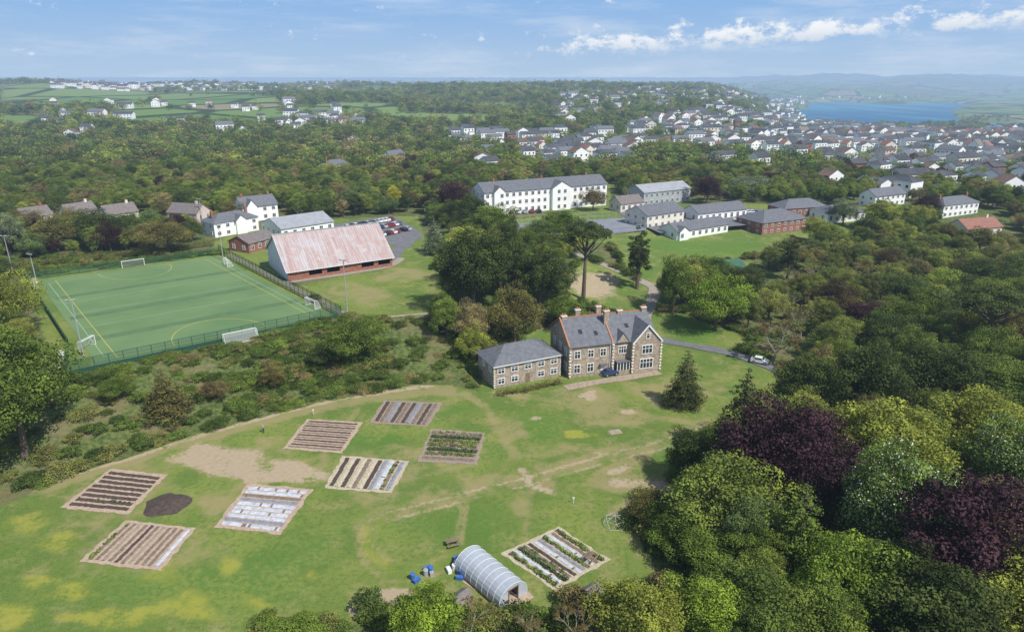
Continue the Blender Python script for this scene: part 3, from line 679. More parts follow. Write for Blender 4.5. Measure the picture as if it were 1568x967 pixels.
def barn():
    a,w,rz=frontframe((442,431),(601,407));c=G(396,408);dep=math.hypot(c[0]-a[0],c[1]-a[1]);regfoot(a,w,rz,dep)
    e=empty('sports_barn',a,rz);ef,eb,ap=3.1,5.2,11.2;ym=dep*.5
    wallw=mat('pale_cladding',(.66,.68,.70),.06,.4,.6);m=MB()
    for X in (0,w): m.face([(X,0,-1),(X,dep,-1),(X,dep,eb),(X,ym,ap),(X,0,ef)],wallw)
    m.face([(0,dep,-1),(w,dep,-1),(w,dep,eb),(0,dep,eb)],wallw)
    n=6;bw=w/n;m.box(0,w,.0,.25,-1,.9,brick)
    for i in range(n+1):
        x0=max(0,i*bw-.7);x1=min(w,i*bw+.7);m.box(x0,x1,-.05,.3,.902,ef-.5,brick)
    m.box(0,w,.0,.28,ef-.498,ef,brick)
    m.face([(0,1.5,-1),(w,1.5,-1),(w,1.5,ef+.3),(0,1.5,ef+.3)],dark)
    for i in (0,3): m.box(i*bw+.75,(i+1)*bw-.75,.02,.22,.902,ef-.5,brick)
    for i in range(8): m.box(-.05,-.005,dep*(i+.5)/8-.04,dep*(i+.5)/8+.04,0,4,metal)
    m.obj('walls',parent=e)
    r=MB();o=.6;k=(ap-ef)/ym;k2=(ap-eb)/(dep-ym);t=.15
    for (y0,z0,y1,z1) in ((-o,ef-o*k,ym,ap),(ym,ap,dep+o,eb-o*k2)):
        p=[(-o,y0,z0+t),(w+o,y0,z0+t),(w+o,y1,z1+t),(-o,y1,z1+t)];q=[(x,y,z-t+.01) for x,y,z in p]
        r.face(p,barnroof);r.face(q[::-1],barnroof)
        for i in range(4): r.face([q[i],q[(i+1)%4],p[(i+1)%4],p[i]],barnroof)
    r.box(-o,w+o,ym-.2,ym+.2,ap+.1,ap+.3,metal);r.box(-o,w+o,-o-.15,-o-.01,ef-o*k-.05,ef-o*k+.12,frame)
    s=-o
    d=Vector((0,ym+o,ap-ef+o*k));r.obox((s-.03,(ym-o)/2,(ap+ef-o*k)/2+.08),d,(1,0,0),d.length,.08,.35,frame)
    d=Vector((0,dep+o-ym,eb-o*k2-ap));r.obox((s-.03,(ym+dep+o)/2,(ap+eb-o*k2)/2+.08),d,(1,0,0),d.length,.08,.35,frame)
    r.obj('roof',parent=e)
barn()
grsheet=mat('roof_grey_sheet',(.3,.31,.33),.15,.5,.6)
house('clubhouse',(432,368),(512,355),16,4,2.6,white,grsheet,storeys=1,chim=0)
house('store_building',(382,388),(425,376),9,3.2,2.0,brick,slate2,storeys=1,chim=0)
house('white_villa',(374,341),(427,334),9,6,3.2,fg=((1.5,5.5,.8,2.6),),chim=2)
house('white_villa',(330,364),(397,352),9,5,2.6,roof='hip',chim=2,fg=((8,12,1,1.8),))
for a in [((40,348),(84,341),slate2,white),((108,341),(152,334),slate2,cream),((166,343),(214,336),slate2,cream),((258,338),(303,341),slate2,pink)]:
    house('bungalow',a[0],a[1],8,3.6,3,a[3],a[2],storeys=1)
house('white_institution',(742,331),(928,314),13,9.6,3.2,white,slate,'gable','x',3,20,3,fg=((31,40,1.6,2.6),(4,9,1.2,2.2)))
house('school_block',(985,315),(1056,308),12,6,2.6,greyw,grsheet,chim=0)
house('school_hall',(990,350),(1046,342),12,5.2,2.8,cream,slate,chim=0)
house('classroom_block',(1036,368),(1114,355),9,3.2,2.2,white,slate,storeys=1,chim=0,fg=((0.5,5,1,1.6),))
house('classroom_block',(1068,342),(1142,334),10,4,2.4,white,slate,storeys=1,chim=0)
house('brick_school_building',(1166,360),(1234,352),14,4.6,3.4,brick,slate,'hip',chim=0)
house('school_wing',(1200,334),(1266,329),11,3.8,3.,brick,slate,'hip',storeys=1,chim=0)
house('school_wing',(1266,342),(1324,337),11,3.8,2.6,white,slate,'hip',storeys=1,chim=0)
house('detached_house',(1442,334),(1496,326),9,5.2,2.6,white,slate,'hip',chim=2)
house('detached_house',(1478,366),(1532,360),9,3.8,2.8,cream,redroof,storeys=1)
house('detached_house',(1338,318),(1384,312),8,5,2.6)
house('detached_house',(504,268),(536,264),8,5.5,3,roof='hip',chim=2)
house('detached_house',(598,250),(620,247),7,5.5,3)
house('garden_pavilion',(1078,428),(1142,422),9,2.8,1.6,wood,mat('roof_green_felt',(.05,.12,.075),.15,1,.8),storeys=1,chim=0)
house('detached_house',(950,325),(985,321),8,3.5,2.6,cream,slate2,storeys=1,chim=0)
# town
hm=[]
for i,(w_,d_,eh,rh,wm_,rm) in enumerate([(9,8,6.2,2.2,white,sl_d),(11,8,6.2,2.2,white,sl_b),(15,8,6.4,2.2,white,slate),(17,8,6.2,2.2,cream,sl_d),(10,9,5.8,2.2,pink,sl_b),(9,8,6,2.2,cream,redroof),(13,9,3.4,2.3,white,sl_b),(15,8,6.2,2.2,white,sl_d),(12,9,6.4,2,white,sl_d),(8,7,6.6,2,brick,sl_d),(20,8,6.4,2.2,white,sl_d),(7,10,6.,2.8,white,slate2)]):
    mb=MB();mb.box(-w_/2,w_/2,-d_/2,d_/2,-4,eh,wm_)
    if i==8: mb.hip(-w_/2,w_/2,-d_/2,d_/2,eh,rh,rm)
    elif i in (1,5,11): mb.gable(-w_/2,w_/2,-d_/2,d_/2,eh,rh+.6,rm,wm_,'y')
    else: mb.gable(-w_/2,w_/2,-d_/2,d_/2,eh,rh,rm,wm_)
    if i in (0,4,8): mb.box(-w_*.1,w_*.4,-d_/2-2.5,-d_/2-.003,-4,3.,wm_);mb.box(-w_*.1-.1,w_*.4+.1,-d_/2-2.6,-d_/2-.003,3.0,3.2,rm)
    n=max(1,int(w_/3))
    for s_ in range(2 if eh>4 else 1):
        for k in range(n):
            xx=w_*((k+.5)/n-.5)
            for sg in (-1,1): mb.box(xx-.5,xx+.5,sg*(d_/2+.03)-.04,sg*(d_/2+.03)+.04,1.1+2.8*s_,2.2+2.8*s_,glass)
    for k in range(max(1,int(w_/8))):
        xx=w_*(k+.9)/max(1,int(w_/8))-w_/2;mb.box(xx-.4,xx+.1,-.3,.3,eh+rh*.6,eh+rh+.8,slate2)
    hm.append(mb.mesh('town_house'))
cx_=[];cy_=[];y=330.
while y<3300:
    sp=14+y*.001
    for x in np.arange(-.8*y,.8*y,sp):
        cx_.append(x+random.uniform(-4,4));cy_.append(y+random.uniform(-5,5)+14*math.sin(x/60.)+8*math.sin(x/23.))
    y+=30 if y<1500 else 45
cx_=np.array(cx_);cy_=np.array(cy_);dn=np.zeros(len(cx_))
for p,d in TOWNW: dn=np.maximum(dn,np.where(inpoly(cx_,cy_,p),d,0))
green_=np.sin(cx_/48.+np.sin(cy_/70.)*2)+np.sin(cy_/55.+cx_/90.)
dn=np.where((green_>.95)&(dn>.5),dn*.25,dn)
dn=np.where(cy_>1700,dn*.9,dn);ch=height(cx_,cy_)
kp=(rng.random(len(cx_))<dn)&(ch>-40.5);ft=np.array(foot)
hpos=[(a,b,c) for a,b,c in zip(cx_[kp],cy_[kp],ch[kp]) if b>520 or not (np.hypot(ft[:,0]-a,ft[:,1]-b)<14).any()]
print('houses',len(hpos))
for (xx,yy,z) in hpos:
    blk=math.sin(math.floor(xx/110.)*3.3+math.floor(yy/90.)*1.7)
    rz=(.1 if blk>-.2 else .6)+blk*.45+(math.pi/2 if blk>.85 else 0)
    o=bpy.data.objects.new('town_house',random.choices(hm,[5,3.5,4,1.6,1.2,.8,1.5,3,3,.5,1.5,1.5])[0]);link(o);o.location=(xx,yy,z);o.rotation_euler=(0,0,rz+random.uniform(-.2,.2));s_=random.uniform(.85,1.25);o.scale=(s_,s_,s_*random.uniform(.85,1.1))
# ------------------------------------------------------------------ allotment plots
soild=mat('soil_dark',(.075,.055,.045),.35,2,.95,bump=.5);soilm=mat('soil',(.19,.145,.11),.3,2,.95,bump=.5);soilp=mat('soil_pale',(.28,.22,.165),.25,2,.95,bump=.5)
chip=mat('woodchip_path',(.40,.30,.22),.25,2,.95,bump=.4);fleece=mat('crop_fleece',(.46,.48,.52),.28,1.4,.7,bump=.8);fleeced=mat('weed_membrane',(.22,.23,.26),.25,1.4,.7,bump=.4)
straw=mat('straw_mulch',(.43,.37,.26),.25,2.5,.95,bump=.4);cropg=leaf_mat('crop_leaves',(.11,.16,.045));cropd=leaf_mat('crop_leaves_dark',(.06,.10,.05))
def plot(px,dirn,rows,fill=.7,base=chip,edge=.05):
    q=GP(px);o_=sum(q)/4;o_[2]=0;a,b,c,d=[p-o_ for p in q];e=empty('vegetable_plot',o_)
    def B2(u,v,z):
        if dirn=='ad': u,v=v,u
        p=bil(d,c,b,a,u,v);return (p[0],p[1],z)
    mb=MB();k=14;pts=[]
    for (u0,v0,u1,v1) in ((0,0,1,0),(1,0,1,1),(1,1,0,1),(0,1,0,0)):
        for i in range(k): pts.append((u0+(u1-u0)*i/k+random.uniform(-.018,.018),v0+(v1-v0)*i/k+random.uniform(-.018,.018)))
    mb.face([B2(u,v,.035) for u,v in pts],base);mb.obj('base',parent=e)
    n=len(rows);bd=MB();crops={}
    for i,r in enumerate(rows):
        m_,kind=(r if isinstance(r,tuple) else (r,None))
        v0=edge+(1-2*edge)*(i+.5-fill/2)/n;v1=edge+(1-2*edge)*(i+.5+fill/2)/n
        S=26;e0=edge+random.uniform(0,.03);e1=1-edge-random.uniform(0,.03);pr=None
        for s in range(S+1):
            u=e0+(e1-e0)*s/S;j=random.uniform(-.2,.2)*(v1-v0)*.5;zt=.12+random.uniform(-.03,.04)
            cur=[B2(u,v0+j,.03),B2(u,v0+j+(v1-v0)*.18,zt),B2(u,v1+j-(v1-v0)*.18,zt),B2(u,v1+j,.03)]
            if pr:
                mm=soilm if (m_ is fleece and random.random()<.06) else m_
                for t in range(3): bd.face([pr[t],cur[t],cur[t+1],pr[t+1]],mm)
            pr=cur
        if kind is not None:
            cm,den,sz=kind
            L_=int(np.linalg.norm(np.array(B2(1,.5,0))-np.array(B2(0,.5,0)))/.45)
            for s in range(L_):
                for vv in (.25,.75):
                    if random.random()<den: crops.setdefault(cm,[]).append((B2(e0+(e1-e0)*(s+.5)/L_,v0+(v1-v0)*vv,.2),sz*random.uniform(.6,1.2)))
    bd.obj('beds',parent=e)
    for cm,l in crops.items():
        V,S_=leafquads([p for p,_ in l],[s for _,s in l],26,.2,seed=len(l),squash=.8)
        o=bpy.data.objects.new('crops',treemesh('crops',V,S_,None,cm));link(o);o.parent=e
    return e
g1=(soilm,(cropg,.8,.3));g2=(soild,(cropd,.9,.32));g3=(soilm,(cropg,.45,.22));gd=(soild,(cropd,.15,.2))
plot([(588,612),(678,617),(655,653),(566,647)],'ad',[soild,soilm,fleeced,soild,soilm,soild,fleeced,soilm,soild,soilm],.75,soilp)
plot([(470,641),(556,646),(524,694),(433,687)],'ab',[soilm,soild]*6,.55,chip)
plot([(170,717),(256,727),(196,787),(92,777)],'ab',[soild,gd,soild,soild,gd,soild,soild,soild],.66,chip)
plot([(192,796),(302,808),(245,874),(122,859)],'ad',[g3,soilm,soilp,soilm,soild,soilm,soilp,soilm,soilm,soilm,fleece],.6,chip)
plot([(380,740),(480,748),(430,818),(328,806)],'ab',[fleece,fleeced,fleece,fleece,fleece,fleece,fleeced,soilm,fleece,fleece],.78,chip)
plot([(525,697),(628,706),(600,755),(496,747)],'ad',[soild,straw,soild,straw,soilm,straw,soild,fleeced,fleece,g3,fleeced],.8,straw)
plot([(660,656),(744,662),(730,711),(640,706)],'ab',[soilm,g1,g2,g1,g1,g2,g3],.72,soilp)
plot([(855,806),(935,857),(850,905),(768,847)],'ab',[g1,fleece,g2,g3,soild,fleece,fleeced,g1,fleece,soilm,g1],.72,straw)
c0=G(256,772);mb=MB();R_=3.2;prev=None
for i in range(5):
    f=i/4;ring=[(c0[0]+R_*(1-f*.95)*math.cos(t*.2618)*(1+.1*math.sin(t*1.3)+random.uniform(-.05,.05)),c0[1]+R_*.95*(1-f*.95)*math.sin(t*.2618)*(1+.12*math.sin(t*.9)+random.uniform(-.05,.05)),.01+.45*math.sin(f*1.5)+random.uniform(0,.08)*(i>0)) for t in range(24)]
    if prev:
        for t in range(24): mb.face([prev[t],prev[(t+1)%24],ring[(t+1)%24],ring[t]],soild)
    prev=ring
mb.face(prev,soild);mb.obj('compost_heap')
# ------------------------------------------------------------------ polytunnel
def polytunnel():
    f=G(786,920);b=G(722,866);f[2]=0;d=f-b;Lg=math.hypot(d[0],d[1])+.6;rz=math.atan2(-d[0],d[1])+math.pi
    m=newmat('polythene');nt=m.node_tree
    tr=nt.nodes.new('ShaderNodeBsdfTransparent');tr.inputs[0].default_value=(.85,.87,.9,1)
    ps=pbsdf(nt,MIX(nt,NOISE(nt,POS(nt),.9,3),(.40,.44,.49),(.60,.64,.70)),.3,spec=.5)
    mx=nt.nodes.new('ShaderNodeMixShader');mx.inputs[0].default_value=.74;nt.links.new(tr.outputs[0],mx.inputs[1]);nt.links.new(ps,mx.inputs[2]);finish(m,mx.outputs[0])
    R=2.25;N_=12
    prof=[(-R,0)]+[(-R*math.cos(math.pi*i/N_),.7+R*.85*math.sin(math.pi*i/N_)) for i in range(N_+1)]+[(R,0)]
    e=empty('polytunnel',f,rz);c=MB();ns=8
    for k in range(ns):
        y0=Lg*k/ns;y1=Lg*(k+1)/ns
        for p,q in zip(prof[:-1],prof[1:]): c.face([(p[0],y0,p[1]),(q[0],y0,q[1]),(q[0],y1,q[1]),(p[0],y1,p[1])],m)
    c.face([(x,Lg,z) for x,z in prof],m)
    L_=[p for p in prof if p[0]<-.75];c.face([(x,0,z) for x,z in L_]+[(-.75,0,2.0),(-.75,0,0)],m)
    R_=[p for p in prof if p[0]>.75];c.face([(.75,0,0),(.75,0,2.0)]+[(x,0,z) for x,z in R_],m)
    c.face([(-.75,0,2.0),(.75,0,2.0)]+[(x,0,z) for x,z in prof if abs(x)<=1.3 and z>1.5][::-1],m)
    c.obj('cover',parent=e)
    h=MB()
    for k in range(ns+1):
        y=Lg*k/ns
        for p,q in zip(prof[:-1],prof[1:]): h.tube((p[0]*1.005,y,p[1]),(q[0]*1.005,y,q[1]),.025,.025,frame,5)
    for x in (-.75,.75): h.box(x-.06,x+.06,-.06,.06,0,2.05,wood)
    h.box(-.85,.85,-.07,.07,2.0,2.12,wood)
    for x in (-R,R): h.box(x-.05,x+.05,0,Lg,0,.35,wood)
    h.obj('hoops',parent=e)
    g=MB();g.face([(-R+.1,.1,.04),(R-.1,.1,.04),(R-.1,Lg-.1,.04),(-R+.1,Lg-.1,.04)],soilm)
    for x in (-1.5,1.5): g.box(x-.5,x+.5,.6,Lg-.6,.05,.35,soild)
    g.obj('beds',parent=e)
polytunnel()
ribbon('polytunnel_apron',[(812,908),(790,928),(762,922),(735,900),(706,878)],1.6,chip,.05)
# ------------------------------------------------------------------ vehicles & small things
def car(name,g,rz,col,L_=4.3):
    paint=mat('paint_%s'%col[0],col[1],.03,1,.3,spec=.5);mb=MB()
    pf=[(-2.1,.32),(2.1,.32),(2.15,.62),(1.98,.84),(1.0,.95),(.42,1.42),(-1.15,1.45),(-1.8,1.02),(-2.12,.9)]
    yw=[.84,.84,.84,.8,.8,.62,.62,.8,.82];k=L_/4.3
    for s in (-1,1): mb.face([(x*k,s*y,z) for (x,z),y in zip(pf,yw)][::s],paint)
    for i in range(len(pf)):
        j=(i+1)%len(pf);mb.face([(pf[i][0]*k,-yw[i],pf[i][1]),(pf[i][0]*k,yw[i],pf[i][1]),(pf[j][0]*k,yw[j],pf[j][1]),(pf[j][0]*k,-yw[j],pf[j][1])],paint)
    mb.face([(.97*k,-.7,1.0),(.97*k,.7,1.0),(.5*k,.56,1.38),(.5*k,-.56,1.38)],glass)
    mb.face([(-1.8*k,-.7,1.06),(-1.8*k,.7,1.06),(-1.25*k,.56,1.43),(-1.25*k,-.56,1.43)],glass)
    for s in (-1,1):
        mb.face([(.8*k,s*.815,1.0),(-1.55*k,s*.815,1.03),(-1.1*k,s*.66,1.38),(.38*k,s*.66,1.36)],glass)
        for x in (-1.3,1.3): mb.tube((x*k,s*.62,.33),(x*k,s*.87,.33),.33,.33,black,12);mb.tube((x*k,s*.87,.33),(x*k,s*.89,.33),.18,.18,metal,8)
        mb.box(2.05*k,2.17*k,s*.6-.14,s*.6+.14,.6,.74,frame)
    mb.obj(name,g,rz)
COL=[('white',(.7,.7,.7)),('silver',(.4,.41,.42)),('black',(.02,.02,.025)),('blue',(.03,.05,.12)),('red',(.22,.03,.03)),('grey',(.12,.12,.13)),('white',(.7,.7,.7)),('silver',(.4,.41,.42))]
def carrow(p0,p1,n,off=math.pi/2):
    a=G(*p0);b=G(*p1);rz=math.atan2(b[1]-a[1],b[0]-a[0])+off
    for i in range(n):
        if random.random()<.12: continue
        p=a+(b-a)*(i+.5)/n;car('parked_car',(p[0],p[1],float(height(p[0],p[1]))+.1),rz+random.uniform(-.04,.04),random.choice(COL))
carrow((528,350),(600,337),12);carrow((548,356),(612,344),11);carrow((575,363),(625,352),9);carrow((1110,325),(1160,327),8);carrow((1120,340),(1165,338),7);carrow((755,328),(830,325),7)
car('parked_car',G(934,574)+[0,0,.08],.35,('blue',(.03,.05,.12)),3.6)
car('parked_van',G(1163,556)+[0,0,.12],-.5,('white',(.7,.7,.7)),3.8)
def bench(px,py,rz):
    mb=MB()
    for y in (-.2,0,.2): mb.box(-.9,.9,y-.08,y+.08,.72,.76,wood)
    for y in (-.7,.7): mb.box(-.9,.9,y-.12,y+.12,.42,.46,wood)
    for x in (-.7,.7):
        mb.obox((x,-.3,.37),(0,.5,1),(1,0,0),.85,.08,.08,wood);mb.obox((x,.3,.37),(0,-.5,1),(1,0,0),.85,.08,.08,wood);mb.box(x-.04,x+.04,-.75,.75,.37,.42,wood)
    mb.obj('picnic_bench',G(px,py),rz)
bench(693,834,.4);bench(903,856,.9)
blue=mat('blue_tarpaulin',(.05,.14,.38),.2,2,.5)
for i,(px,py,cm) in enumerate([(700,862,blue),(705,871,blue),(696,872,frame),(706,880,blue),(632,886,blue),(652,880,metal),(699,866,metal),(660,876,blue)]):
    mb=MB();mb.tube((0,0,0),(0,0,.85),.3,.33,cm,12);mb.tube((0,0,.85),(0,0,.92),.35,.3,cm,12);mb.box(-.5,.5,.5,1.0,0,.5,cm);mb.obj('water_butt',G(px,py),i)
def shed(px,py,rz,w,d,h):
    mb=MB();mb.box(-w/2,w/2,-d/2,d/2,0,h,wood);mb.gable(-w/2,w/2,-d/2,d/2,h,.6,slate2,wood,'x',.2,.08);mb.box(-.4,.4,-d/2-.03,-d/2+.01,0,1.9,dark);mb.obj('garden_shed',G(px,py),rz)
shed(706,934,.8,2.2,1.8,2.);shed(1120,432,.3,4,3,2.2);shed(905,918,.7,2,1.6,1.5)
fence('timber_fence',GP([(548,940),(560,950),(600,953),(625,948)]),1.2,1.2,wood,None)
fence('timber_fence',GP([(548,928),(560,932),(612,934)]),1.,1.2,wood,None)
mb=MB();V0=[Vector((math.cos(t*2*math.pi/6)*1.6,math.sin(t*2*math.pi/6)*1.6,0)) for t in range(6)];V1=[Vector((math.cos((t+.5)*2*math.pi/6)*1.35,math.sin((t+.5)*2*math.pi/6)*1.35,.95)) for t in range(6)];tp=Vector((0,0,1.6))
dm=mat('dome_tube',(.5,.5,.46),.1,3,.6)
for t in range(6):
    for a,b in ((V0[t],V0[(t+1)%6]),(V0[t],V1[t]),(V1[t],V0[(t+1)%6]),(V1[t],V1[(t+1)%6]),(V1[t],tp)): mb.tube(a,b,.025,.025,dm,5)
mb.obj('geodesic_dome_frame',G(941,802))
mb=MB();mb.box(-1.1,1.1,-.7,.7,0,.06,chip);mb.box(-.9,.9,-.5,.5,.06,.1,gravel);mb.obj('stone_slab',G(942,661),.3)
for (px,py) in [(878,770),(480,634)]:
    mb=MB();mb.tube((0,0,0),(0,0,1.1),.04,.04,frame,6);mb.box(-.15,.15,-.03,.03,.8,1.1,frame);mb.obj('marker_post',G(px,py))
def person(px,py,rz):
    J=[(0,0,.95),(0,0,1.2),(0,0,1.42),(0,.02,1.53),(0,.0,1.68),(.2,0,1.4),(.26,.05,1.13),(.24,.18,.9),(-.2,0,1.4),(-.27,-.02,1.13),(-.25,.1,.88),(.1,0,.9),(.13,.12,.5),(.13,.02,.06),(.13,.2,.03),(-.1,0,.9),(-.12,-.05,.5),(-.13,-.2,.1),(-.13,-.05,.04)]
    E=[(0,1),(1,2),(2,3),(3,4),(2,5),(5,6),(6,7),(2,8),(8,9),(9,10),(0,11),(11,12),(12,13),(13,14),(0,15),(15,16),(16,17),(17,18)]
    R=[.15,.15,.14,.06,.11,.07,.05,.035,.07,.05,.035,.1,.065,.045,.04,.1,.065,.045,.04]
    me=bpy.data.meshes.new('person');me.from_pydata(J,E,[]);o=bpy.data.objects.new('person',me);link(o)
    s=o.modifiers.new('s','SKIN')
    for i,v in enumerate(me.skin_vertices[0].data): v.radius=(R[i],R[i]*.85);v.use_root=(i==0)
    o.modifiers.new('u','SUBSURF').levels=1
    m=newmat('clothing_and_skin');nt=m.node_tree;sz=nt.nodes.new('ShaderNodeSeparateXYZ');nt.links.new(OBJC(nt),sz.inputs[0])
    c=MIX(nt,M(nt,'GREATER_THAN',sz.outputs[2],.92),(.03,.035,.06),(.3,.28,.25));c=MIX(nt,M(nt,'GREATER_THAN',sz.outputs[2],1.5),c,(.4,.24,.18));c=MIX(nt,M(nt,'GREATER_THAN',sz.outputs[2],1.7),c,(.06,.04,.03))
    finish(m,pbsdf(nt,c,.8));me.materials.append(m);o.location=tuple(G(px,py));o.rotation_euler=(0,0,rz)
person(404,662,1.)
def hedge(px,h,w,col):
    p=GP(px);C=[];R=[]
    for a,b in zip(p[:-1],p[1:]):
        n=max(2,int(np.linalg.norm(b-a)/.55))
        for i in range(n):
            q=a+(b-a)*i/n;q[2]=float(height(q[0],q[1]))
            for zz in (.3,.75): C.append((q[0]+random.gauss(0,w*.18),q[1]+random.gauss(0,w*.18),q[2]+h*zz*random.uniform(.8,1.1)));R.append(w*.5*random.uniform(.7,1.1))
    V,S=leafquads(C,R,60,.2,seed=int(px[0][0]));o=bpy.data.objects.new('hedge',treemesh('hedge',V,S,None,L[col]));link(o)
hedge([(672,498),(700,535),(722,562),(733,580)],1.8,1.6,'mid');hedge([(690,490),(712,520),(735,548)],1.6,1.6,'dark')
hedge([(762,606),(800,600),(862,586)],1.,1.1,'olive');hedge([(30,420),(120,412),(230,402),(330,388)],1.8,1.8,'mid');hedge([(0,412),(120,402),(330,376)],1.8,2.,'olive')
# ------------------------------------------------------------------ individual trees
TR=[('pine_tree','u0',893,458,23,17,'ever'),('holm_oak_tree','b1',727,484,21,16,'dark'),('holm_oak_tree','b2',768,456,18,12,'dark'),('holm_oak_tree','b2',828,482,17,11,'dark'),('oak_tree','b0',705,468,14,8,'dark'),
('oak_tree','b3',788,528,14,12,'olive'),('oak_tree','b1',866,502,8,10,'mid'),('laurel_tree','b3',727,552,8,8,'lime'),('poplar_tree','p0',975,442,17,7.5,'dark'),('oak_tree','b0',1030,480,15,9,'mid'),('lime_tree','b3',1094,506,14,14,'bright'),
('poplar_tree','p0',1205,428,13,6.5,'dark'),('cypress_tree','c1',1047,620,12,9,'conif'),('spruce_tree','c1',1130,700,17,11,'conif'),('copper_beech_tree','b1',1192,790,18,16.5,'copper'),('holly_tree','b0',1060,742,8.5,8,'dark'),
('horse_chestnut_tree','ch',1350,885,17,12,'chest'),('beech_tree','b1',1345,762,15,17,'lime'),('copper_beech_tree','b2',1450,945,19,13.5,'copper'),('lime_tree','b3',1290,965,12,12,'bright'),('larch_tree','c1',1212,890,15,11,'mid'),
('lime_tree','b1',1490,725,14,15,'lime'),('horse_chestnut_tree','ch',1545,790,14,12,'chest'),('pine_tree','u0',1500,560,19,21,'ever'),('oak_tree','b3',1322,640,14,16,'dark'),('copper_beech_tree','b0',1322,520,9,12,'copper'),
('ash_tree','n1',1185,556,12,11,'brownish'),('ash_tree','n0',1225,520,11,10,'olive'),('oak_tree','b1',38,700,21,17,'mid'),('sycamore_tree','b3',22,515,14,12,'lime'),('oak_tree','b2',-30,640,20,16,'mid'),
('oak_tree','b3',545,552,9,12,'mid'),('yew_tree','c1',258,634,9.5,10,'olive'),('hawthorn_tree','b3',500,560,5,7,'dark'),('hawthorn_tree','b0',420,592,4.5,5.5,'olive'),('hawthorn_tree','b3',330,610,3.5,5,'brownish'),('hawthorn_tree','b3',180,610,4,6,'mid'),
('oak_tree','b3',258,386,10,16,'olive'),('oak_tree','b3',88,385,11,15,'olive'),('oak_tree','b3',150,378,12,16,'dark'),('hawthorn_tree','b0',15,390,13,12,'blue'),('copper_beech_tree','b0',697,338,15,15,'copper'),('oak_tree','b1',722,352,13,12,'dark'),
('copper_beech_tree','b0',1082,312,12,12,'copper'),('cherry_tree','b3',788,322,9,9,'copper'),('cherry_tree','b3',908,322,9,10,'brownish'),('blue_cedar_tree','c1',665,388,13,9,'blue'),('whitebeam_tree','b3',1145,300,9,24,'blue'),
('laburnum_tree','b0',604,322,10,7,'yellow'),('oak_tree','b0',755,375,13,14,'mid'),('oak_tree','b1',858,376,12,13,'mid'),('sycamore_tree','b2',1345,352,12,13,'lime'),('oak_tree','b0',1248,372,9,10,'lime'),('whitebeam_tree','b0',1290,345,10,11,'blue'),
('sycamore_tree','b2',652,1005,9,7,'bright'),('ash_tree','n1',720,985,7,6,'olive'),('hawthorn_tree','b0',450,1010,4,8,'mid'),('hawthorn_tree','b3',985,1000,8,11,'lime'),('hawthorn_tree','b0',1085,990,8,9,'bright'),('hawthorn_tree','b3',1030,835,5,8,'mid'),('hawthorn_tree','b0',1075,880,6,9,'mid'),
('hawthorn_tree','b3',1005,795,4,7,'olive'),('oak_tree','b1',1440,640,14,15,'dark'),('oak_tree','b0',1230,640,12,12,'dark'),('oak_tree','b2',1395,1000,13,13,'dark'),('oak_tree','b1',1550,1000,12,15,'lime'),('beech_tree','b1',1540,660,12,14,'mid'),
('ash_tree','n0',800,1000,6,6,'brownish'),('ash_tree','n1',880,985,6,6,'brownish')]
for t in TR: tree(*t)
# ------------------------------------------------------------------ woodland masses
keyN=['b0','b1','b2','b3','c1','n0','n1','p0']
collN=proto_coll('woodland_trees',[('wood_tree_%s'%k,PROTO[k]) for k in keyN])
THICK=GP([(375,1010),(400,935),(540,960),(640,935),(800,945),(880,915),(990,905),(1005,870),(975,820),(965,765),(1085,755),(1100,800),(1130,900),(1170,1010)])
LOW=GP([(0,425),(30,428),(340,388),(345,372),(0,402)])
PALE=GP([(1130,400),(1240,385),(1568,400),(1568,420),(1400,470),(1300,560),(1180,560),(1140,500)])
mt=np.array(manual);ha=np.array(hpos)
gx,gy=[],[]
for y in np.arange(22,430,5.6):
    for x in np.arange(-.86*y-45,.86*y+45,5.6): gx.append(x+random.uniform(-2.6,2.6));gy.append(y+random.uniform(-2.6,2.6))
gx=np.array(gx);gy=np.array(gy)
thick=inpoly(gx,gy,THICK)|((gy<68)&(gx>-35)&(gx<22));pale=inpoly(gx,gy,PALE)
bad=inpoly(gx,gy,BANK)|inpoly(gx,gy,LOW)
for p in OPENW:
    bad|=inpoly(gx,gy,p)
    for ang in range(8):
        for rr_ in (2.2,4.2):
            t=inpoly(gx+rr_*math.cos(ang*.785),gy+rr_*math.sin(ang*.785),p)
            bad|= t&((~thick)|(rr_<3))
for p,d in TOWNW[:4]: bad|=(gy>400)&inpoly(gx,gy,p)
for a in ft: bad|=np.hypot(a[0]-gx,a[1]-gy)<a[2]
for a in mt: bad|=np.hypot(a[0]-gx,a[1]-gy)<a[2]
for a in ha[ha[:,1]<460]: bad|=(np.abs(a[0]-gx)<8)&(a[1]-gy<18)&(a[1]-gy>-8)
gz=height(gx,gy);P=[];S=[];I=[];TP=[]
